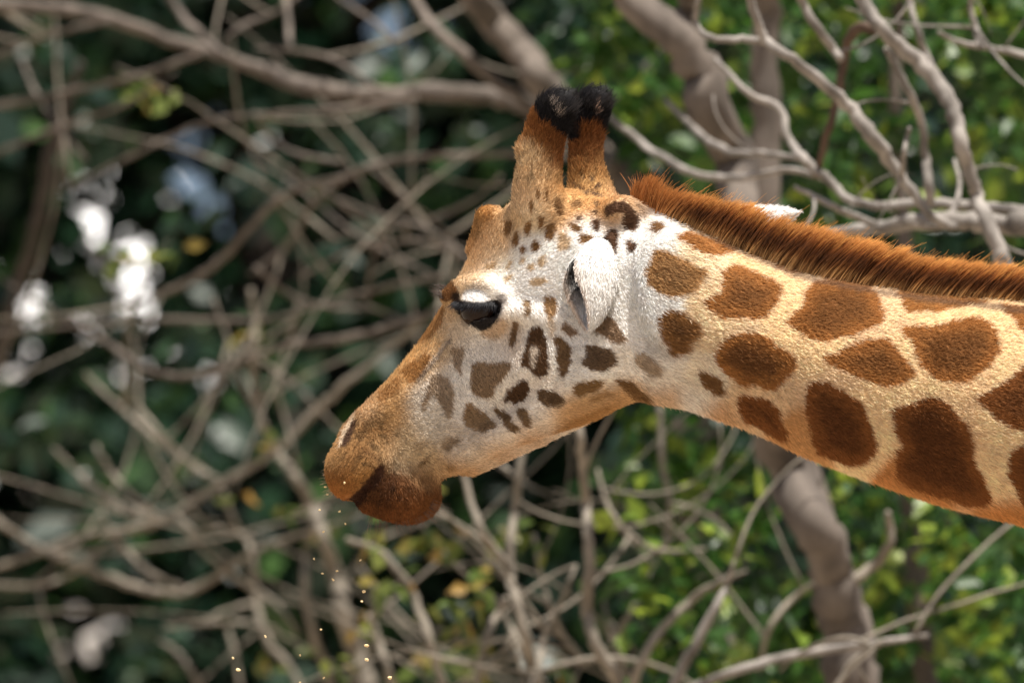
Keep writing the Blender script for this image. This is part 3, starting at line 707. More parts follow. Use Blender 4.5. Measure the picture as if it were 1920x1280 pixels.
# strand length by place (metres)
ln = np.full(NF, .0065)
ln = np.where(px[:, 0] > 1200, .0105, ln)
lip = np.exp(-((px[:, 0] - 720) / 90) ** 2 - ((px[:, 1] - 930) / 60) ** 2); ln = ln + .0012 * lip
mz = np.exp(-((px[:, 0] - 690) / 95) ** 2 - ((px[:, 1] - 860) / 80) ** 2); ln = ln * (1 - .38 * mz)
horn = sstep(370, 300, px[:, 1]); ln = ln + .0015 * horn
tip = sstep(245, 215, px[:, 1]) * (px[:, 0] < 1160); ln = ln + .004 * tip
near_eye = np.exp(-(((px[:, 0] - 895) / 50) ** 2 + ((px[:, 1] - 580) / 36) ** 2)); ln = ln * (1 - .55 * near_eye)
mou = np.exp(-((px[:, 0] - 685 + (px[:, 1] - 907) * 1.05) / 14) ** 2) * (px[:, 1] > 868) * (px[:, 1] < 950) * (px[:, 0] < 730); ln = ln * (1 - .7 * mou)
ln = ln * rng.uniform(.6, 1.25, NF)
lift = rng.normal(.26, .10, NF) + .08 * lip + .08 * horn + .15 * tip
lift = np.clip(lift, .08, 1.2)[:, None]
P1 = P + (T * np.cos(lift * 1.25) + N * np.sin(lift * 1.25)) * ln[:, None] * .5
P2 = P1 + (T * np.cos(lift * .6) + N * np.sin(lift * .6)) * ln[:, None] * .5
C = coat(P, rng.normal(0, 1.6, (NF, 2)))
C = C * (rng.uniform(.60, 1.26, NF) * (1 - .25 * horn * rng.random(NF)))[:, None]
C = np.clip(C, .004, .92)
Cs = np.stack([C * .9, C, np.clip(C * 1.08, 0, .92)], 1)
S = np.stack([warp(P - N * .0006), warp(P1), warp(P2)], 1)
strands('fur', S, np.array([.00035, .00030, .00007]), Cs, M_FUR, body)

# mane along the nape
crest = np.array([(1188, 378), (1215, 390), (1245, 402), (1300, 429), (1400, 476), (1500, 516), (1620, 540), (1720, 556), (1920, 574), (2100, 618), (2400, 704)], float)
mtop = np.array([(1188, 348, 0), (1203, 340, 0), (1240, 352, 0), (1290, 360, 0), (1340, 372, 0), (1400, 392, 0), (1500, 424, 0), (1600, 452, 0), (1700, 476, 0), (1800, 484, 0), (1920, 500, 0), (2100, 545, 0), (2400, 630, 0)], float)
NM = 30000
sx = rng.uniform(1188, 2350, NM)
cz = np.interp(sx, crest[:, 0], crest[:, 1]); tz = np.interp(sx, mtop[:, 0], mtop[:, 1])
hgt = (cz - tz) / PXM * rng.uniform(.80, 1.10, NM)
clump = vnoise(np.stack([sx / 13.0, sx * 0 + .5, sx * 0 + .5], -1)); clump2 = vnoise(np.stack([sx / 34.0, sx * 0 + 4.5, sx * 0 + .5], -1))
hgt = hgt * (.76 + .22 * clump) * (1 + .45 * sstep(1270, 1200, sx))
wl = rng.normal(0, .0095, NM)
base = np.array([L2(a, b + 7) for a, b in zip(np.linspace(1180, 2400, 160), np.interp(np.linspace(1180, 2400, 160), crest[:, 0], crest[:, 1]))])
bx = np.interp(sx, np.linspace(1180, 2400, 160), base[:, 0]); bz = np.interp(sx, np.linspace(1180, 2400, 160), base[:, 1])
lean = .42 - .62 * sstep(1260, 1190, sx) + .55 * (clump - .5) + .30 * (clump2 - .5) + rng.normal(0, .09, NM)
lean = lean + .34
K = 6
tt = np.linspace(0, 1, K)
PP = np.zeros((NM, K, 3))
for k, t in enumerate(tt):
    PP[:, k, 0] = bx + hgt * np.sin(lean * (.6 + .5 * t)) * t / np.cos(np.clip(lean, -.8, .8)) * .9
    PP[:, k, 1] = wl * (1 + .5 * t) + rng.normal(0, .0008, NM) * t
    PP[:, k, 2] = bz + hgt * t
stray = rng.random(NM) < .05
PP[stray, :, 0] += (tt ** 2)[None] * rng.normal(0, .02, (stray.sum(), 1)); PP[stray, :, 2] += (tt ** 2)[None] * rng.uniform(0, .018, (stray.sum(), 1))
cr = np.array([(.50, .33, .16), (.40, .22, .08), (.15, .055, .013), (.085, .028, .007), (.24, .078, .016), (.74, .36, .10)])
MC = cr[None] * (.45 + 1.1 * clump[:, None, None]) * rng.uniform(.75, 1.3, (NM, 1, 1))
frn = sstep(1300, 1200, sx)[:, None, None]
MC = MC * (1 - frn) + frn * (np.array((.48, .19, .05)) * rng.uniform(.6, 1.2, (NM, 1, 1)))
strands('mane', warp(PP), np.array([.0005, .0005, .00045, .0004, .0003, .0001]), np.clip(MC, 0, .9), M_MANE, giraffe)

# black hair tufts of the horns
def tuft(hn, n, name, rr):
    a = L(*hn[-1][:3]); r = hn[-1][3]
    d = unit(rng.normal(0, 1, (n, 3))); d[:, 2] = np.abs(d[:, 2]) * .9 - .55 * rng.random(n) * (d[:, 0] > -.2); d = unit(d)
    p0 = a + d * r * .96
    out = unit(d + np.array([.35, 0, .35]) + rng.normal(0, .25, (n, 3)))
    l = (rng.uniform(.010, .022, n) + .016 * (rng.random(n) < .06))[:, None]
    tan = unit(np.cross(d, np.cross(np.array([.5, 0, .8]) + 0 * d, d)))
    p1 = p0 + unit(out * .28 + tan * .9) * l * .5; p2 = p1 + unit(out * .18 + tan + np.array([.2, 0, -.2])) * l * .5
    c = np.array(BLK) * rng.uniform(.6, 2.2, (n, 1, 1)) * np.ones((1, 3, 1))
    strands(name, warp(np.stack([p0, p1, p2], 1)), np.array([.00045, .0004, .0001]), c, M_MANE, giraffe)
tuft(near_horn, 5000, 'horn_tuft', 1); tuft(far_horn, 5000, 'horn_tuft', 1)

# eyelashes, brow bristles, chin whiskers
def lash(name, roots, d0, d1, ln, rad, col, n):
    t = rng.random(n); R = crom(roots, 12); u = t * (len(R) - 1); i = np.minimum(u.astype(int), len(R) - 2)
    p0 = R[i] + (R[i + 1] - R[i]) * (u - i)[:, None] + rng.normal(0, .0009, (n, 3))
    d0 = np.asarray(d0, float); d1 = np.asarray(d1, float)
    if d0.ndim == 2:
        d0 = d0[0] * (1 - t[:, None]) + d0[1] * t[:, None]; d1 = d1[0] * (1 - t[:, None]) + d1[1] * t[:, None]
    a = unit(d0 + rng.normal(0, .13, (n, 3))); b = unit(d1 + rng.normal(0, .16, (n, 3)))
    l = ln * rng.uniform(.25, 1.15, (n, 1))
    p1 = p0 + a * l * .45; p2 = p1 + unit(a + b) * l * .3; p3 = p2 + b * l * .3
    c = np.array(col) * rng.uniform(.5, 1.6, (n, 1, 1)) * np.ones((1, 4, 1))
    return np.stack([p0, p1, p2, p3], 1), np.array([rad, rad * .85, rad * .6, rad * .15]), c
for s in (1, -1):
    m = np.array([1, s, 1])
    rt = [np.array(L(x, y, EYE[1] + dw)) for x, y, dw in ((852, 566, .004), (868, 566, .022), (892, 568, .0310), (914, 568, .026), (934, 566, .008))]
    Pl, Rl, Cl = lash('x', rt, [(-.50, .40, -.60), (.0, .45, -.85)], [(-.75, .15, -.55), (.05, .10, -1.0)], .019, .00026, (.010, .010, .013), 330)
    strands('eyelashes', warp(Pl * m), Rl, Cl, M_MANE, giraffe)
Pl, Rl, Cl = lash('x', [L(836, 536, .05), L(840, 552, .055), L(846, 562, .06)], (-.7, .3, .1), (-1, .1, .25), .026, .0003, (.05, .03, .02), 160)
strands('brow_bristles', warp(Pl), Rl, Cl, M_MANE, giraffe)
Pl, Rl, Cl = lash('x', [L(690, 968, .02), L(740, 972, .02), L(790, 960, .02), L(812, 935, .02)], [(-.2, .1, -1), (.9, .1, -.35)], [(-.1, .1, -1), (.95, 0, -.15)], .032, .00022, (.10, .06, .04), 110)
strands('whiskers', warp(Pl), Rl, Cl, M_MANE, giraffe)
Pl, Rl, Cl = lash('x', [L(622, 860, .02), L(616, 900, .02), L(626, 930, .02)], (-1, .2, -.2), (-1, 0, -.4), .014, .0002, (.35, .26, .18), 60)
strands('whiskers', warp(Pl), Rl, Cl, M_MANE, giraffe)

# eyeballs
m_eye, nt, b = new_mat('dark_wet_eye')
tc = nt.nodes.new('ShaderNodeTexCoord'); gr = nt.nodes.new('ShaderNodeTexNoise'); gr.inputs['Scale'].default_value = 60
rp = nt.nodes.new('ShaderNodeValToRGB'); rp.color_ramp.elements[0].color = (.004, .003, .003, 1); rp.color_ramp.elements[1].color = (.02, .010, .006, 1)
nt.links.new(tc.outputs['Object'], gr.inputs[0]); nt.links.new(gr.outputs[0], rp.inputs[0]); nt.links.new(rp.outputs[0], b.inputs['Base Color'])
b.inputs['Roughness'].default_value = .03; b.inputs['Specular IOR Level'].default_value = .13
nu, nvv = 40, 24
th = np.linspace(0, 2 * np.pi, nu, endpoint=False); ph = np.linspace(0.001, np.pi - .001, nvv)
TH, PH = np.meshgrid(th, ph, indexing='ij')
sph = np.stack([np.sin(PH) * np.cos(TH), np.cos(PH), np.sin(PH) * np.sin(TH)], -1).reshape(-1, 3)
sph *= (1 + .10 * np.exp(-((1 - sph[:, 1:2]) / .10)))            # cornea bulge on the outer pole
I = np.arange(nu * nvv).reshape(nu, nvv); I2 = np.roll(I, -1, 0)
SQ = np.stack([I[:, :-1], I2[:, :-1], I2[:, 1:], I[:, 1:]], -1).reshape(-1, 4)
for s in (1, -1):
    pts = EYE + sph * ER
    me = mesh_np('eyeball', warp(pts * np.array([1, s, 1])) - G_OFF, SQ if s < 0 else SQ[:, ::-1]); smooth(me); me.materials.append(m_eye)
    link(bpy.data.objects.new('eyeball', me), giraffe)

# ears: folded leaf-shaped shells with fur
def ear(A, B, openv, R, bend, colfun, nf):
    A, B = np.asarray(A), np.asarray(B); ax = B - A; Lg = np.linalg.norm(ax); ax = ax / Lg
    o = np.asarray(openv, float); o = unit(o - (o @ ax) * ax); sd = np.cross(ax, o)
    nt_, na = 40, 34
    t = np.linspace(0, 1, nt_)
    r = R * np.interp(t, [0, .12, .28, .45, .62, .8, .92, 1], [.30, .62, .90, 1, .90, .62, .34, .03])
    r = np.maximum(r, .0015)
    amax = np.interp(t, [0, .18, .5, 1], [3.0, 2.85, 2.6, 1.7])
    def shell(off):
        out = np.zeros((nt_, na, 3))
        for i in range(nt_):
            a = np.linspace(-amax[i], amax[i], na)
            c = A + ax * Lg * t[i] + o * bend * np.sin(np.pi * t[i]) - o * 0
            rr = r[i] + off * (1 if off < 0 else 1) * np.minimum(1, r[i] / .01)
            rad = rr * (1 + .10 * np.cos(2 * a))
            # edges roll a little outward
            roll = .16 * (np.abs(a) / amax[i]) ** 4 * r[i]
            out[i] = c + (-np.cos(a) * rad)[:, None] * o + (np.sin(a) * (rad + roll))[:, None] * sd
        return out
    O, Iin = shell(0.0), shell(-.0045)
    V = np.vstack([O.reshape(-1, 3), Iin.reshape(-1, 3)]); n0 = nt_ * na
    G = np.arange(n0).reshape(nt_, na)
    q1 = np.stack([G[:-1, :-1], G[:-1, 1:], G[1:, 1:], G[1:, :-1]], -1).reshape(-1, 4)
    q2 = q1[:, ::-1] + n0
    e = []
    for a, b in ((G[:-1, 0], G[1:, 0]), (G[1:, -1], G[:-1, -1]), (G[-1, :-1], G[-1, 1:]), (G[0, 1:], G[0, :-1])):
        e.append(np.stack([a, b, b + n0, a + n0], -1))
    Qe = np.vstack([q1, q2] + e)
    # make sure outer faces look outwards
    f = q1[len(q1) // 2]; nrm = np.cross(V[f[1]] - V[f[0]], V[f[2]] - V[f[0]])
    if nrm @ (V[f[0]] - (A + ax * Lg * .5)) < 0: Qe = Qe[:, ::-1]
    C = colfun(V, t, n0, nt_, na)
    me = mesh_np('ear', warp(V) - G_OFF, Qe); smooth(me); set_col(me, C * .85); me.materials.append(M_SKIN)
    ob = link(bpy.data.objects.new('ear', me), giraffe)
    P, N, vi = sample(V, Qe, nf, want_idx=True)
    Cc = C[vi]
    Tn = unit(ax - (N @ ax)[:, None] * N + rng.normal(0, .2, (nf, 3)))
    l = rng.uniform(.004, .008, (nf, 1))
    inner = ((P - (A + ax * Lg * .5)) * N).sum(1) < 0
    P1 = P + (Tn * .92 + N * .35) * l * .5; P2 = P1 + (Tn * .97 + N * .2) * l * .5
    Cc = Cc * rng.uniform(.8, 1.1, (nf, 1))
    strands('ear_fur', warp(np.stack([P, P1, P2], 1)), np.array([.0004, .00035, .0001]), np.clip(np.repeat(Cc[:, None], 3, 1), 0, .9), M_FUR, ob)
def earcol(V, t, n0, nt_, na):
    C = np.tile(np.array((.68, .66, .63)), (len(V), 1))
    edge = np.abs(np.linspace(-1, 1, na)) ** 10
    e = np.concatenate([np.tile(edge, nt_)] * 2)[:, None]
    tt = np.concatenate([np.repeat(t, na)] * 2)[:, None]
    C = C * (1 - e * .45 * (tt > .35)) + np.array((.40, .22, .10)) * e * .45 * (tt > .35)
    C[n0:] *= np.array((1.05, 1.04, 1.05)) * (.08 + .92 * sstep(.38, .72, tt[n0:]))  # inner shell painted darker toward the root, as shade in the fold
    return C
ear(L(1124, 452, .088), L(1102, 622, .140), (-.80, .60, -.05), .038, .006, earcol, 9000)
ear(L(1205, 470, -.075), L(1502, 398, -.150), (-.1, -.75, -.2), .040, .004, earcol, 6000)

# ------------------------------------------------------------------ crumbs falling from the muzzle
m_cr = noise_mat('dry_feed', (.55, .38, .17), (.80, .66, .40), 900, .8)
zc = zoomer(0, 810, 2.723)
crumbs = zc([(1632,397),(1733,404),(1763,466),(1651,507),(1603,645),(1841,652),(1720,707),(1646,720),(1700,752),(1860,811),(1848,863),(1639,1006),(1354,1040),(1872,1087),(1532,1136),(1874,1161),(1190,1151),(1217,1212),(1653,1252),(1532,1275)]) + [(731, 1270), (610, 912), (614, 926), (646, 905)]
import bmesh
for i, (x, y) in enumerate(crumbs):
    w = random.uniform(-.03, .05)
    if i == len(crumbs) - 1: w = .075
    p = warp(L(x, y, w))
    bm = bmesh.new(); bmesh.ops.create_icosphere(bm, subdivisions=1, radius=1)
    big = 1.5 if i in (9, 13, 15, 17, 20) else 1.0
    for v in bm.verts:
        v.co *= random.uniform(.65, 1.2)
        v.co.x *= .0021 * big; v.co.y *= .0018 * big; v.co.z *= .0029 * big
    me = bpy.data.meshes.new('food_crumb'); bm.to_mesh(me); bm.free(); me.materials.append(m_cr)
    o = link(bpy.data.objects.new('food_crumb', me)); o.location = p; o.rotation_euler = [random.uniform(0, 3) for _ in range(3)]
    if i >= 21: tag(o, 'tiny pale feed crumb stuck to the upper lip of the giraffe', 'crumb', 'feed crumbs stuck to the lip')
    else: tag(o, 'tiny pale feed crumb falling through the air below the giraffe\'s mouth', 'crumb', 'feed crumbs falling from the mouth')

# ================================================================== TREES BEHIND
def BP(px, py, d):
    """world point at distance d along the view, from a place in the photograph"""
    s = d / (DIST * PXM)
    return CAM + FWD * d + np.array([1.0, 0, 0]) * (px - 960) * s + UP * (640 - py) * s

M_BARK = noise_mat('grey_bark', (.052, .043, .036), (.150, .125, .105), 14, .9, .4, stretch=(1, 1, .35))
M_BARK_L = noise_mat('pale_bark', (.085, .075, .066), (.27, .245, .22), 22, .9, .8, stretch=(1, 1, .4))
M_TWIG = noise_mat('dry_twig_bark', (.10, .086, .068), (.24, .21, .17), 12, .9, .3)

def tube_mesh(P, R, ns=9, seed=0):
    P = np.asarray(P, float); n = len(P)
    T = unit(np.gradient(P, axis=0))
    up = np.array([.13, .95, .28]); A = unit(np.cross(T, up)); B = np.cross(T, A)
    a = np.linspace(0, 2 * np.pi, ns, endpoint=False)
    nz = vnoise(np.stack([P[:, None, 0] * 9 + np.cos(a)[None] * 1.2 + seed, P[:, None, 1] * 9 + np.sin(a)[None] * 1.2, P[:, None, 2] * 9 + 0 * a[None]], -1)) - .5
    r = R[:, None] * (1 + .55 * nz)
    V = (P[:, None] + r[..., None] * (np.cos(a)[None, :, None] * A[:, None] + np.sin(a)[None, :, None] * B[:, None])).reshape(-1, 3)
    I = np.arange(n * ns).reshape(n, ns); J = np.roll(I, -1, 1)
    Q = np.stack([I[:-1], J[:-1], J[1:], I[1:]], -1).reshape(-1, 4)
    V = np.vstack([V, P[0], P[-1]])
    T3 = np.vstack([np.stack([J[0], I[0], np.full(ns, n * ns)], -1), np.stack([I[-1], J[-1], np.full(ns, n * ns + 1)], -1)])
    return V, Q, T3

def branch_obj(name, pts, d, mat, parent, off, wander=.10, ns=9, thin=1.0):
    """pts: (px, py, width px); d: one distance or (start, end)"""
    pp = [np.array(pts[0], float)]
    for a in pts[1:]:
        a = np.array(a, float); k = max(1, int(np.hypot(*(a - pp[-1])[:2]) / 260)); b0 = pp[-1]
        pp += [b0 + (a - b0) * j / k for j in range(1, k + 1)]
    P = crom(np.array(pp), 6)
    dd = np.linspace(d[0], d[1], len(P)) if np.ndim(d) else np.full(len(P), d)
    s = random.uniform(0, 60)
    dd = dd + wander * 2 * (vnoise(np.stack([np.arange(len(P)) * .22 + s, np.full(len(P), s * .7), np.full(len(P), .4)], -1)) - .5) * min(1, len(P) / 12)
    W = np.array([BP(a, b, e) for (a, b, _), e in zip(P, dd)])
    R = np.maximum(P[:, 2], 3) * thin / 2 / PXM * dd / DIST
    jit = (np.stack([vnoise(np.stack([np.arange(len(P)) * 1.1 + s, np.full(len(P), k + .5), np.full(len(P), s)], -1)) for k in range(3)], -1) - .5) * R[:, None] * 1.0
    V, Q, T3 = tube_mesh(W + jit, R, ns, s)
    me = mesh_np(name, V - off, Q, T3); smooth(me); me.materials.append(mat)
    link(bpy.data.objects.new(name, me), parent)
    return W, R

def twigs(name, src, n, mat, parent, off, ln=(.15, .6), rad=.004, droop=.3, seed=0):
    """many fine side twigs of a limb set, one mesh"""
    VV, QQ, TT, o = [], [], [], 0
    for i in range(n):
        W, R = src[random.randrange(len(src))]
        k = random.randrange(len(W)); p = W[k]
        l = random.uniform(*ln); m = 11
        d = unit(np.array([random.gauss(0, 1), random.gauss(0, .35), random.gauss(-.05, .75)]))
        axr = unit(np.array([random.gauss(0, .25), random.choice((-1, 1)), random.gauss(0, .25)])); bend = random.uniform(.3, 1.7) / m
        pts = [p]
        for j in range(m):
            d = unit(d + np.cross(axr, d) * bend + np.array([random.gauss(0, .04), random.gauss(0, .04), random.gauss(0, .04)]))
            pts.append(pts[-1] + d * l / m)
        r = rad * random.uniform(.6, 1.5)
        V, Q, T3 = tube_mesh(np.array(pts), np.linspace(r, r * .4, m + 1), 5, i)
        VV.append(V); QQ.append(Q + o); TT.append(T3 + o); o += len(V)
    me = mesh_np(name, np.vstack(VV) - off, np.vstack(QQ), np.vstack(TT)); smooth(me); me.materials.append(mat)
    ob = link(bpy.data.objects.new(name, me), parent); ob['kind'] = 'stuff'
    return ob

def leaf_mat(name, c1, c2, c3, transl=.35):
    m, nt, b = new_mat(name)
    oi = nt.nodes.new('ShaderNodeAttribute'); oi.attribute_name = 'tint'
    r = nt.nodes.new('ShaderNodeValToRGB'); e = r.color_ramp.elements
    e[0].color = (*c1, 1); e[1].color = (*c3, 1); e[0].position = 0; e[1].position = 1
    x = e.new(.72); x.color = (*c2, 1)
    nt.links.new(oi.outputs['Fac'], r.inputs[0]); nt.links.new(r.outputs[0], b.inputs['Base Color'])
    b.inputs['Roughness'].default_value = .42; b.inputs['Specular IOR Level'].default_value = .4
    t = nt.nodes.new('ShaderNodeBsdfTranslucent'); mx_ = nt.nodes.new('ShaderNodeMixShader')
    nt.links.new(r.outputs[0], t.inputs['Color']); mx_.inputs[0].default_value = transl
    nt.links.new(b.outputs[0], mx_.inputs[1]); nt.links.new(t.outputs[0], mx_.inputs[2])
    nt.links.new(mx_.outputs[0], nt.nodes['Material Output'].inputs['Surface'])
    return m

def far_leaves(name, P, size, mat, parent, off, droop=.4):
    n = len(P)
    d = unit(rng.normal(0, 1, (n, 3)) - np.array([0, 0, droop])); s = unit(np.cross(d, rng.normal(0, 1, (n, 3))))
    l = size * rng.uniform(.6, 1.3, (n, 1))
    V = np.stack([P, P + d * l * .5 + s * l * .3, P + d * l, P + d * l * .45 - s * l * .3 + np.cross(d, s) * l * .1], 1).reshape(-1, 3); b = (np.arange(n) * 4)[:, None]
    T3 = np.concatenate([b + np.array([[0, 1, 2]]), b + np.array([[0, 2, 3]])])
    me = mesh_np(name, V - off, None, T3); me.materials.append(mat)
    a_ = me.attributes.new('tint', 'FLOAT', 'POINT'); a_.data.foreach_set('value', np.repeat(rng.random(n), 4).astype(np.float32))
    ob = link(bpy.data.objects.new(name, me), parent); ob['kind'] = 'stuff'
    return ob

def leaves(name, P, size, mat, parent, off, droop=.6):
    """leaf-shaped folded blades at points P"""
    n = len(P)
    d = unit(rng.normal(0, 1, (n, 3)) * np.array([1, 1, .6]) - np.array([0, 0, droop]))
    nn = unit(np.cross(d, rng.normal(0, 1, (n, 3)))); nn[nn[:, 2] < 0] *= -1
    s = np.cross(d, nn)
    l = size * rng.uniform(.6, 1.3, (n, 1)); wd = l * .27
    a = P; m1 = P + d * l * .45
    v = np.stack([a, m1 + s * wd + nn * wd * .35, P + d * l + nn * 0, m1 - s * wd + nn * wd * .35, m1], 1)
    V = v.reshape(-1, 3); b = (np.arange(n) * 5)[:, None]
    T3 = np.concatenate([b + np.array([[0, 1, 4]]), b + np.array([[1, 2, 4]]), b + np.array([[2, 3, 4]]), b + np.array([[3, 0, 4]])])
    me = mesh_np(name, V - off, None, T3); me.materials.append(mat)
    a_ = me.attributes.new('tint', 'FLOAT', 'POINT'); a_.data.foreach_set('value', np.repeat(rng.random(n), 5).astype(np.float32))
    ob = link(bpy.data.objects.new(name, me), parent); ob['kind'] = 'stuff'
    return ob

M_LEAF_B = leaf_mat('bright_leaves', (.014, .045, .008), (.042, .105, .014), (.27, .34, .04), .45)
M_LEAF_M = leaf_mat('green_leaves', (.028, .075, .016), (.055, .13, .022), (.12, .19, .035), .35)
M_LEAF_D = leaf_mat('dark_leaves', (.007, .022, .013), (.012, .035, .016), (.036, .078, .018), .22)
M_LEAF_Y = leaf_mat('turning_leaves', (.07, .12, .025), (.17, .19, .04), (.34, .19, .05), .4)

def cluster_pts(cl, per, d, jz=.25):
    """points in soft blobs: (px, py, radius px, weight)"""
    out = []
    for c in cl:
        px_, py_, r = c[:3]; n = int(per * (c[3] if len(c) > 3 else 1) * (r / 50) ** 2)
        dd = (random.uniform(*d) if np.ndim(d) else d)
        ctr = BP(px_, py_, dd); rm = r / PXM * dd / DIST
        g = rng.normal(0, .55, (n, 3)) * rm * np.array([1, 1.2, 1])
        out.append(ctr + g)
    return np.vstack(out)

def tree(name, label, loc_px, d, cat='tree', group=None):
    p = BP(*loc_px, d)
    e = empty(name, (p[0], p[1], 0.0)); tag(e, label, cat, group)
    return e, np.array(e.location)

def to_ground(px, d, w, x_shift=0.0):
    """photo row where the ground lies at that distance, for trunk ends"""
    s = d / (DIST * PXM)
    z0 = CAM[2] + FWD[2] * d
    return (px, 640 + (z0 + .05) / (UP[2] * s), w)


# --- leaning grey trunk behind the neck
d = 15.0
t1, o1 = tree('leaning_tree', 'leafy tree with leaning grey trunk passing behind the giraffe\'s neck', (1640, 1280), d)
src1 = [branch_obj('trunk', [to_ground(1720, d, 150), (1660, 1900, 120), (1612, 1290, 100), (1580, 1150, 92), (1545, 1040, 86), (1490, 900, 92), (1430, 680, 84), (1386, 380, 74), (1340, 200, 76), (1275, 80, 82), (1170, -20, 60), (1080, -160, 45)], d, M_BARK, t1, o1, .1, 12)]
src1.append(branch_obj('branch', [(1275, 80, 44), (1290, 20, 40), (1296, -60, 34), (1330, -250, 20)], d, M_BARK, t1, o1))
src1.append(branch_obj('branch', [(1570, 1110, 20), (1640, 1060, 18), (1670, 1010, 15), (1665, 960, 12)], (d, d - .1), M_TWIG, t1, o1))
# --- straight dark trunk
d = 15.6
t2, o2 = tree('straight_tree', 'leafy tree with straight upright trunk seen just above the giraffe\'s mane', (1440, 1000), d)
src2 = [branch_obj('trunk', [to_ground(1700, d, 90), (1600, 1290, 70), (1545, 1040, 62), (1490, 800, 56), (1450, 560, 52), (1440, 300, 50), (1438, 100, 48), (1440, -60, 44), (1450, -300, 30)], d, M_BARK, t2, o2, .08, 12)]
# --- right, bare pale limbs in front of the leaves
d = 14.0
t3, o3 = tree('pale_limbed_tree', 'tree with tangled bare pale limbs above the giraffe\'s back', (2080, 900), d)
src3 = [branch_obj('trunk', [to_ground(2180, d, 130), (2150, 1400, 100), (2110, 900, 84), (2060, 600, 70), (2010, 455, 56), (1960, 428, 46), (1900, 420, 44)], d, M_BARK_L, t3, o3, .1, 12)]
limbs3 = [
    ([(1960, 428, 44), (1860, 418, 42), (1780, 412, 40), (1690, 420, 36), (1600, 432, 28), (1540, 440, 18)], (14.0, 14.2)),
    ([(1930, 395, 22), (1830, 385, 24), (1740, 380, 24), (1640, 385, 22), (1590, 372, 20), (1550, 335, 20), (1510, 300, 22), (1480, 262, 18), (1460, 205, 16), (1400, 172, 14), (1340, 110, 12)], (14.1, 14.4)),
    ([(1880, 490, 34), (1850, 410, 34), (1825, 345, 30), (1806, 280, 34), (1786, 200, 38), (1735, 125, 38), (1660, 60, 36), (1618, 5, 34), (1600, -90, 28)], (13.9, 14.0)),
    ([(1790, 425, 22), (1740, 400, 24), (1690, 335, 30), (1640, 262, 30), (1585, 195, 28), (1510, 130, 26), (1440, 80, 24), (1415, 30, 22), (1400, -60, 20)], (14.0, 13.8)),
    ([(1440, 80, 16), (1400, 74, 16), (1345, 74, 16), (1310, 55, 15), (1306, 15, 14), (1325, -50, 12)], (13.9, 13.9)),
    ([(1576, 112, 18), (1545, 70, 20), (1505, 10, 20), (1480, -60, 18)], (14.0, 13.9)),
    ([(1745, 385, 20), (1738, 310, 22), (1728, 235, 20), (1700, 160, 18), (1660, 90, 14)], (14.1, 14.0)),
    ([(1560, 340, 14), (1480, 318, 16), (1400, 332, 18), (1320, 330, 16), (1235, 292, 16), (1170, 240, 14), (1110, 190, 10)], (14.4, 15.1)),
    ([(1510, 300, 14), (1440, 288, 16), (1370, 285, 18), (1310, 250, 16), (1245, 185, 12)], (14.4, 15.0)),
    ([(1840, 90, 16), (1826, 40, 14), (1815, -30, 12)], (14.2, 14.2)),
    ([(1960, 112, 16), (1880, 95, 16), (1800, 80, 12), (1760, 60, 9)], (14.3, 14.2)),
    ([(1770, 190, 20), (1745, 120, 18), (1720, 60, 16), (1700, -20, 14)], (14.2, 14.3)),
    ([(1690, 335, 14), (1695, 290, 12), (1705, 240, 9)], (13.9, 13.8)),
    ([(1860, 430, 26), (1890, 500, 24), (1930, 590, 22)], (14.0, 13.9)),
    ([(1640, 420, 16), (1590, 400, 16), (1540, 375, 14), (1490, 350, 10)], (14.1, 14.0)),
    ([(1780, 410, 16), (1800, 350, 12), (1790, 300, 9)], (14.1, 14.2)),
]
for pts, dd in limbs3: src3.append(branch_obj('branch', pts, dd, M_BARK_L, t3, o3, .06, thin=.82))
branch_obj('branch', [(1640, 55, 20), (1605, 55, 20), (1582, 105, 17), (1568, 190, 15), (1545, 270, 14), (1530, 330, 12)], (14.1, 14.3), noise_mat('dark_twig_bark', (.05, .032, .022), (.10, .065, .045), 14), t3, o3, .05)
twigs('twigs', src3, 14, M_BARK_L, t3, o3, (.1, .3), .003)
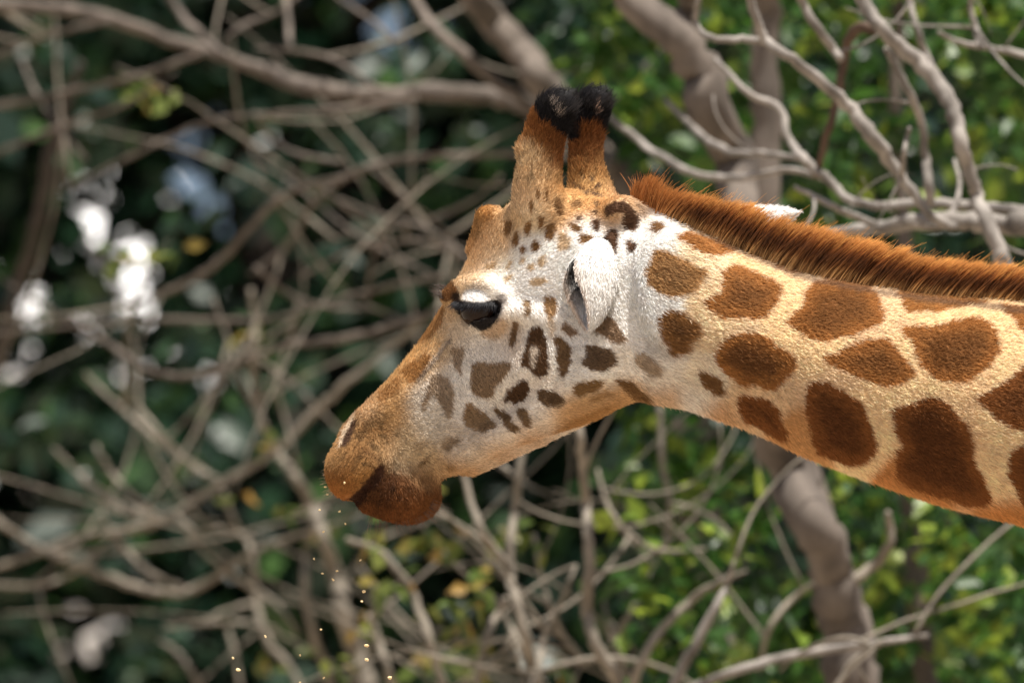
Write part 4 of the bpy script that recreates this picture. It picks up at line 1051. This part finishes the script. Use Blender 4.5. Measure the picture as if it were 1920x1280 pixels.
# --- tree with big crossing limbs behind the head
d = 16.8
t4, o4 = tree('crossing_limb_tree', 'bare tree whose thick brown limbs cross behind the giraffe\'s horns', (1290, 1000), d)
src4 = [branch_obj('trunk', [to_ground(1340, d, 150), (1330, 1300, 110), (1310, 800, 84), (1270, 560, 72), (1220, 410, 64), (1140, 310, 58), (1060, 215, 58), (1000, 130, 58), (940, 60, 56), (885, -20, 50), (800, -180, 36)], d, M_BARK, t4, o4, .1, 12)]
limbs4 = [
    ([(1150, 320, 52), (1060, 250, 48), (980, 200, 48), (900, 178, 46), (800, 172, 44), (690, 180, 46), (570, 158, 44), (470, 124, 40), (395, 96, 34), (310, 72, 30), (200, 34, 34), (80, 14, 36), (-40, 8, 36), (-250, -40, 30)], (16.8, 18.0)),
    ([(1040, 225, 38), (950, 165, 34), (860, 92, 28), (800, 32, 24), (765, -30, 20)], (16.8, 17.0)),
    ([(420, 104, 30), (380, 68, 30), (340, 30, 28), (305, -30, 26)], (17.3, 17.6)),
    ([(410, 90, 18), (450, 52, 18), (500, 30, 18), (550, 0, 15), (580, -40, 12)], (17.3, 17.4)),
    ([(544, 92, 16), (540, 40, 20), (536, -30, 22)], (17.1, 17.4)),
    ([(390, 96, 24), (260, 142, 24), (130, 172, 24), (0, 198, 24), (-120, 225, 20)], (17.3, 18.2)),
    ([(720, 178, 16), (640, 118, 14), (560, 96, 14), (480, 92, 12)], (17.0, 17.4)),
    ([(205, 40, 20), (100, 62, 20), (0, 102, 18), (-100, 150, 16)], (17.5, 18.3)),
    ([(780, 185, 30), (690, 198, 26), (600, 208, 22), (490, 216, 20), (410, 224, 16), (330, 252, 16), (250, 290, 16), (195, 318, 12), (130, 350, 10)], (16.9, 18.0)),
    ([(330, 135, 10), (240, 192, 14), (130, 232, 18), (60, 258, 18), (-40, 300, 16)], (17.4, 18.2)),
    ([(160, 300, 14), (110, 238, 14), (82, 200, 14), (60, 160, 14), (40, 110, 10)], (17.6, 18.2)),
    ([(640, 305, 18), (560, 288, 16), (505, 256, 16), (478, 212, 14)], (17.0, 17.6)),
    ([(1180, 330, 26), (1080, 300, 26), (990, 290, 24), (880, 290, 24), (780, 296, 24), (700, 310, 26), (640, 336, 28), (590, 380, 26), (555, 435, 24), (525, 475, 20), (470, 512, 16)], (16.8, 17.8)),
    ([(640, 336, 22), (560, 352, 24), (500, 392, 26), (448, 452, 27), (380, 512, 26), (300, 552, 20), (230, 575, 14)], (17.0, 18.0)),
    ([(480, 502, 20), (545, 552, 18), (610, 574, 16), (700, 578, 14)], (17.3, 17.4)),
    ([(900, 560, 22), (770, 600, 24), (645, 634, 27), (520, 652, 26), (420, 690, 25), (345, 705, 25), (270, 690, 24), (200, 642, 22), (130, 602, 18), (60, 560, 14), (0, 520, 10)], (16.8, 18.0)),
    ([(1000, 520, 20), (900, 510, 18), (760, 530, 18), (640, 560, 18), (520, 596, 18), (400, 600, 18), (260, 600, 16), (120, 612, 14), (-60, 630, 12)], (17.0, 18.3)),
    ([(900, 500, 14), (800, 430, 16), (700, 400, 14), (600, 360, 12)], (17.0, 17.7)),
    ([(860, 470, 14), (760, 450, 16), (660, 470, 16), (560, 520, 14)], (17.2, 17.9)),
    ([(820, 520, 12), (720, 470, 14), (640, 420, 12), (560, 350, 10), (480, 300, 8)], (17.2, 18.0)),
    ([(800, 340, 14), (740, 400, 14), (700, 480, 14), (690, 560, 12)], (17.0, 17.5)),
    ([(940, 330, 12), (880, 380, 14), (780, 420, 14), (690, 430, 12), (600, 460, 10)], (17.0, 17.8)),
    ([(700, 320, 10), (760, 370, 12), (830, 430, 12), (880, 500, 12)], (17.1, 17.4)),
    ([(740, 80, 16), (700, 40, 16), (640, 0, 14), (600, -40, 12)], (16.9, 17.6)),
]
for pts, dd in limbs4: src4.append(branch_obj('branch', pts, dd, M_BARK, t4, o4, .12, thin=.72 if max(p[2] for p in pts) > 30 else .5))
branch_obj('branch', [(150, 120, 16), (110, 240, 20), (80, 360, 24), (62, 450, 24), (40, 520, 24), (15, 600, 24), (-10, 700, 20)], (19.2, 20.0), noise_mat('blackish_bark', (.025, .02, .017), (.055, .045, .038), 14), t4, o4, .1)  # one branch with darker, blackish bark
twigs('twigs', src4[1:], 26, M_TWIG, t4, o4, (.4, 1.4), .0036)
# --- arching dry thicket at the left
d = 17.8
t5, o5 = tree('arching_thicket', 'dry thicket of thin arching stems hanging before dark foliage', (640, 1300), d, 'shrub')
src5 = [branch_obj('stem', [to_ground(740, d, 60), (720, 1500, 44), (690, 1300, 38), (660, 1200, 32), (632, 1100, 28), (606, 1010, 24), (575, 930, 20), (530, 860, 18), (492, 790, 16), (474, 700, 14), (480, 620, 12), (470, 540, 10)], d, M_TWIG, t5, o5, .1)]
stems5 = [
    ([to_ground(660, d, 50), (640, 1500, 36), (618, 1290, 30), (592, 1200, 28), (572, 1100, 26), (578, 1020, 24), (600, 960, 18), (640, 900, 12)], (17.9, 17.8)),
    ([(840, 560, 16), (720, 662, 22), (620, 742, 26), (540, 820, 26), (470, 872, 25), (400, 916, 25), (330, 962, 26), (250, 990, 24), (150, 1006, 20), (60, 1040, 18), (-60, 1080, 16)], (17.6, 18.3)),
    ([(680, 960, 12), (600, 992, 16), (540, 1008, 18), (460, 1042, 20), (390, 1090, 23), (320, 1112, 25), (235, 1092, 25), (150, 1060, 24), (70, 1024, 22), (0, 978, 20), (-80, 920, 16)], (17.8, 18.3)),
    ([(300, 968, 20), (235, 955, 18), (180, 925, 16), (140, 880, 12), (100, 840, 8)], (18.0, 18.2)),
    ([(290, 965, 18), (240, 920, 16), (205, 880, 14), (180, 835, 10)], (17.9, 18.0)),
    ([(345, 1105, 16), (270, 1065, 16), (215, 1005, 14), (190, 960, 10)], (17.9, 18.1)),
    ([(180, 1045, 14), (120, 1082, 16), (60, 1097, 16), (-40, 1095, 14)], (18.0, 18.3)),
    ([(430, 905, 18), (365, 878, 20), (310, 825, 18), (265, 770, 15), (230, 720, 10)], (17.9, 18.0)),
    ([(400, 895, 18), (330, 850, 20), (262, 795, 18), (205, 745, 14), (160, 700, 10)], (18.1, 18.3)),
    ([to_ground(600, d, 40), (590, 1450, 28), (560, 1280, 24), (505, 1205, 26), (478, 1120, 24), (470, 1030, 22), (440, 980, 16), (420, 920, 12)], (17.9, 18.2)),
    ([(560, 1190, 14), (520, 1132, 16), (440, 1080, 16), (370, 1020, 14), (330, 960, 10)], (17.9, 18.0)),
    ([(520, 1180, 14), (450, 1166, 14), (380, 1168, 16), (310, 1175, 12)], (18.0, 18.2)),
    ([(560, 880, 12), (540, 800, 13), (520, 720, 12), (540, 640, 10), (560, 560, 8)], (17.7, 17.8)),
    ([(500, 800, 12), (455, 720, 12), (430, 640, 10), (400, 560, 8)], (17.7, 17.9)),
    ([(470, 1010, 14), (420, 990, 14), (360, 1000, 12)], (17.8, 17.9)),
    ([(640, 1100, 12), (700, 1020, 12), (760, 990, 10), (840, 960, 8)], (17.8, 17.7)),
    ([(380, 1290, 20), (340, 1230, 16), (300, 1200, 10)], (17.9, 18.1)),
]
for pts, dd in stems5: src5.append(branch_obj('stem', pts, dd, M_TWIG, t5, o5, .12, 8, thin=.55))
twigs('twigs', src5, 26, M_TWIG, t5, o5, (.4, 1.2), .0036)
# --- shrub under the chin and throat
d = 15.4
t6, o6 = tree('upright_shrub', 'upright shrub of grey stems with a few yellowing leaves below the giraffe\'s jaw', (1040, 1300), d, 'shrub')
stems6 = [
    ([to_ground(1230, d, 60), (1200, 1450, 46), (1160, 1290, 36), (1118, 1215, 33), (1100, 1150, 31), (1106, 1060, 29), (1100, 970, 28), (1094, 890, 26), (1086, 800, 22), (1076, 700, 18), (1070, 560, 12)], 15.2),
    ([to_ground(1030, d, 50), (1015, 1430, 34), (1004, 1290, 28), (988, 1200, 27), (964, 1120, 26), (950, 1060, 23), (908, 1000, 20), (878, 920, 17), (860, 840, 12)], 15.4),
    ([(962, 1110, 20), (956, 1030, 22), (966, 950, 22), (976, 870, 22), (985, 780, 18), (990, 650, 14)], 15.5),
    ([(1008, 1290, 22), (1020, 1200, 17), (1056, 1120, 13), (1080, 1060, 9)], 15.4),
    ([to_ground(880, d, 40), (885, 1400, 24), (895, 1290, 18), (912, 1190, 18), (950, 1120, 14)], 15.6),
    ([to_ground(870, d, 40), (850, 1400, 30), (832, 1290, 24), (800, 1180, 22), (765, 1095, 20), (712, 1035, 18), (650, 1010, 14)], 15.8),
    ([(1320, 1030, 12), (1236, 1032, 16), (1182, 1002, 16), (1140, 948, 13), (1120, 880, 9)], 15.6),
    ([to_ground(1160, d, 40), (1170, 1400, 32), (1185, 1290, 26), (1232, 1190, 23), (1290, 1130, 20), (1335, 1098, 16), (1400, 1070, 10)], 15.2),
    ([(1130, 1240, 16), (1180, 1150, 17), (1238, 1050, 17), (1256, 960, 18), (1242, 860, 18), (1236, 760, 14)], 15.8),
    ([to_ground(1210, d, 50), (1235, 1400, 30), (1262, 1290, 26), (1292, 1228, 24), (1340, 1142, 22), (1365, 1090, 14), (1380, 1040, 8)], 14.8),
    ([(1240, 1320, 24), (1300, 1290, 25), (1400, 1250, 25), (1520, 1222, 22), (1650, 1204, 18), (1740, 1190, 12)], 14.8),
    ([(1560, 1300, 17), (1602, 1240, 18), (1655, 1200, 14)], 14.7),
    ([(1420, 1290, 12), (1440, 1180, 14), (1500, 1110, 14), (1560, 1080, 10)], 15.4),
    ([(1000, 1250, 16), (960, 1180, 14), (930, 1120, 10)], 15.8), ([(1100, 1250, 18), (1050, 1180, 16), (1020, 1100, 14), (1000, 1000, 10)], 15.9),
    ([(1180, 1280, 14), (1150, 1200, 12), (1130, 1120, 10)], 15.9), ([(740, 1290, 24), (715, 1220, 22), (690, 1150, 16)], 16.2),
]
src6 = [branch_obj('stem', pts, dd, M_BARK_L if i in (9, 10) else M_TWIG, t6, o6, .08, 8, thin=.72) for i, (pts, dd) in enumerate(stems6)]
twigs('twigs', src6, 55, M_TWIG, t6, o6, (.2, .7), .0040)
# --- dim trunk at the lower right
d = 16.0
t7, o7 = tree('leafy_tree', 'bright leafy tree with dim trunk below the giraffe\'s neck', (1740, 1290), d)
src7 = [branch_obj('trunk', [to_ground(1765, d, 80), (1755, 1500, 56), (1740, 1290, 46), (1722, 1120, 42), (1708, 960, 40), (1700, 800, 36), (1700, 500, 30), (1680, 200, 24), (1690, -80, 20)], d, M_BARK, t7, o7, .1, 12)]
src7.append(branch_obj('branch', [(1715, 1040, 24), (1790, 960, 20), (1840, 880, 16), (1900, 780, 12)], (16, 15.8), M_BARK, t7, o7))

# --- foliage of those trees
right_clusters = [(1090, 130, 45), (1130, 90, 55), (1185, 165, 55, 1.4), (1250, 60, 50), (1150, 20, 40), (1250, 200, 45), (1230, 260, 40), (1330, 320, 40), (1300, 200, 40), (1280, 290, 40), (1390, 240, 40), (1400, 150, 40), (1370, 40, 35),
                  (1480, 130, 35), (1500, 220, 45), (1540, 330, 45), (1500, 390, 40), (1600, 250, 45), (1560, 60, 45), (1630, 150, 45, 1.4), (1610, 330, 45), (1670, 240, 35), (1690, 60, 50), (1760, 40, 50), (1760, 270, 35), (1850, 40, 60), (1880, 140, 60), (1870, 240, 60), (1900, 330, 60), (1840, 330, 40), (1900, 440, 40), (1560, 420, 35), (1690, 380, 35)]
low_clusters = [(1210, 780, 45), (1250, 840, 55, 1.3), (1230, 910, 55, 1.4), (1250, 960, 40), (1300, 860, 50), (1340, 920, 50), (1400, 880, 45), (1420, 960, 45), (1350, 830, 40), (1260, 1060, 45), (1240, 1100, 40), (1330, 1010, 40), (1535, 940, 34, 1.6), (1570, 880, 40), (1620, 920, 40), (1680, 950, 45), (1740, 960, 45), (1660, 1000, 40),
                (1780, 1000, 50), (1740, 1060, 50, 1.3), (1700, 1120, 55, 1.3), (1840, 1040, 55), (1880, 1100, 60, 1.3), (1820, 1170, 60, 1.3), (1760, 1220, 55), (1900, 1210, 55), (1860, 1260, 50), (1515, 1160, 45, 1.4), (1525, 1120, 35), (1530, 1190, 35), (1700, 1260, 45), (1640, 1090, 40), (1920, 1000, 50), (1640, 1200, 30), (1600, 1010, 35)]
leaves('crown', np.vstack([cluster_pts(right_clusters, 31, (15.9, 17.4)), cluster_pts([(x, y - 380, 120, .5) for x, y, *_ in right_clusters[::3]], 60, (15.5, 17.5))]), .075, M_LEAF_B, t1, o1)
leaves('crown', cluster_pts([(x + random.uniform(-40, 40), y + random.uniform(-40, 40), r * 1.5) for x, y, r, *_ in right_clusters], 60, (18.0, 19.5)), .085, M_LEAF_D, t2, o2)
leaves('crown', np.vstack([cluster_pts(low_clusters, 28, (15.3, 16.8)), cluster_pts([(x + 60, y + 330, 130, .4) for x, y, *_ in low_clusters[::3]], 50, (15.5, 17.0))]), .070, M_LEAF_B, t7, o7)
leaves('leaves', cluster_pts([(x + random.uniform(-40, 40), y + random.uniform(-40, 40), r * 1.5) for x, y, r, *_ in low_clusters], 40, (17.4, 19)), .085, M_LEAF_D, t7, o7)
leaves('leaves', cluster_pts([(785, 1030, 34), (830, 1000, 40), (700, 1010, 35), (860, 1160, 40), (880, 1230, 45), (800, 1250, 35), (740, 1090, 35), (1040, 1240, 30), (900, 1080, 40), (690, 1180, 30), (640, 1240, 30), (870, 1120, 30), (1000, 1000, 30), (940, 1010, 25)], 17, (15.6, 16.6)), .06, M_LEAF_Y, t6, o6)
leaves('leaves', cluster_pts([(520, 960, 30, .6), (435, 935, 18), (610, 985, 20), (520, 1230, 25), (500, 850, 25, .6), (460, 620, 30, .5), (240, 470, 40, .6), (330, 480, 30, .5), (260, 170, 40, .5), (310, 180, 30, .4)], 26, (17.2, 18.0)), .06, M_LEAF_Y, t5, o5)

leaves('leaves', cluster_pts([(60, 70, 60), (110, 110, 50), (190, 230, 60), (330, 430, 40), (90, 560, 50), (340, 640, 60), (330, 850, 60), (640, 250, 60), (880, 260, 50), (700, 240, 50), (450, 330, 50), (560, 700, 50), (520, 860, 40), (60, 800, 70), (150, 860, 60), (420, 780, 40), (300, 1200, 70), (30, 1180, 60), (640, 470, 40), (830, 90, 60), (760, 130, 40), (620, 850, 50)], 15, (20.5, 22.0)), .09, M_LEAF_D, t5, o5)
# --- wall of dark trees further back, with gaps to the sky
holes = [(20, 500, 55), (190, 430, 60), (160, 340, 45), (340, 340, 34), (415, 385, 46), (290, 465, 40), (100, 590, 55), (20, 690, 45), (240, 560, 36), (310, 260, 30), (365, 262, 22), (210, 700, 36),
         (300, 610, 30), (335, 670, 32), (440, 715, 25), (505, 455, 28), (60, 930, 50), (40, 880, 30), (145, 1120, 30), (200, 1120, 36), (250, 1085, 26), (115, 1205, 40), (190, 1180, 26), (740, 40, 40), (770, 60, 30), (700, 20, 26), (240, 190, 20), (440, 560, 24), (860, 440, 26), (340, 900, 18)]
def in_hole(P, extra=34):
    q = to_px(P); out = np.zeros(len(P), bool)
    for x, y, r in holes: out |= (q[:, 0] - x) ** 2 + (q[:, 1] - y) ** 2 < (r * .72 + extra) ** 2
    return out
back = [(-9.5, 14.5, 'tall dark evergreen tree at the far left end of the tree belt'), (-6.2, 15.5, 'dark evergreen tree beside the far left end of the tree belt'), (-3.2, 13.0, 'dark evergreen tree with sky showing through its crown'), (-0.6, 14.5, 'dark evergreen tree behind the thicket and the giraffe\'s nose'),
        (2.0, 13.2, 'dark green tree behind the giraffe\'s nape'), (4.8, 14.6, 'dark green tree behind the bare pale limbs'), (7.8, 13.5, 'dark green tree beyond the giraffe\'s shoulder'), (10.8, 15.0, 'dark green tree at the right end of the tree belt'),
        (-2.2, 17.6, 'dark tree standing in the back row of the tree belt, behind the sky-gapped evergreen'), (1.2, 18.0, 'dark tree standing in the back row of the tree belt, behind the horns'), (3.6, 17.8, 'dark tree standing in the back row of the tree belt, behind the neck')]
for i, (bx_, by_, lab) in enumerate(back):
    e = empty('evergreen_tree', (bx_, by_, 0)); tag(e, lab, 'tree', 'dark trees of the belt behind')
    off = np.array(e.location)
    ht = random.uniform(9.5, 12)
    tp = np.array([(bx_, by_, -.05), (bx_ + random.uniform(-.2, .2), by_, ht * .3), (bx_ + random.uniform(-.4, .4), by_, ht * .6), (bx_, by_, ht * .95)])
    TP = crom(np.column_stack([tp, [.24, .18, .12, .03]]), 6)
    V_, Q_, T_ = tube_mesh(TP[:, :3], TP[:, 3], 10, i)
    me = mesh_np('trunk', V_ - off, Q_, T_); smooth(me); me.materials.append(M_BARK); link(bpy.data.objects.new('trunk', me), e)
    # clumps on limbs
    nc = 420 if abs(bx_) < 4.5 else 200
    th = rng.uniform(0, 2 * np.pi, nc); zz = rng.uniform(.6, ht, nc); rad = 2.0 * np.sqrt(np.clip(1 - ((zz - ht * .42) / (ht * .60)) ** 2, .03, 1)) * rng.uniform(.35, 1.05, nc) ** .5
    ctr = np.stack([bx_ + np.cos(th) * rad, by_ + np.sin(th) * rad * .8, zz], -1)
    VV, QQ, TT, o = [], [], [], 0
    for c in ctr[::3][~in_hole(ctr[::3], 60)]:
        a0 = np.array([bx_, by_, max(.3, c[2] - .5)])
        Vb, Qb, Tb = tube_mesh(crom(np.array([a0, (a0 + c) / 2 + [0, 0, .08], c]), 3), np.linspace(.045, .012, 7), 5, o)
        VV.append(Vb); QQ.append(Qb + o); TT.append(Tb + o); o += len(Vb)
    me = mesh_np('limbs', np.vstack(VV) - off, np.vstack(QQ), np.vstack(TT)); me.materials.append(M_BARK)
    lb = link(bpy.data.objects.new('limbs', me), e); lb['kind'] = 'stuff'
    P_ = (ctr[:, None] + rng.normal(0, .30, (nc, 100, 3))).reshape(-1, 3)
    P_ = P_[(P_[:, 2] > .1)]
    hl = in_hole(P_); few = P_[hl][rng.random(hl.sum()) < .30]; P_ = P_[~hl]
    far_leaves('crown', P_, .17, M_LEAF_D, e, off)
    if len(few) > 20: far_leaves('leaves', few, .055, M_LEAF_D, e, off)
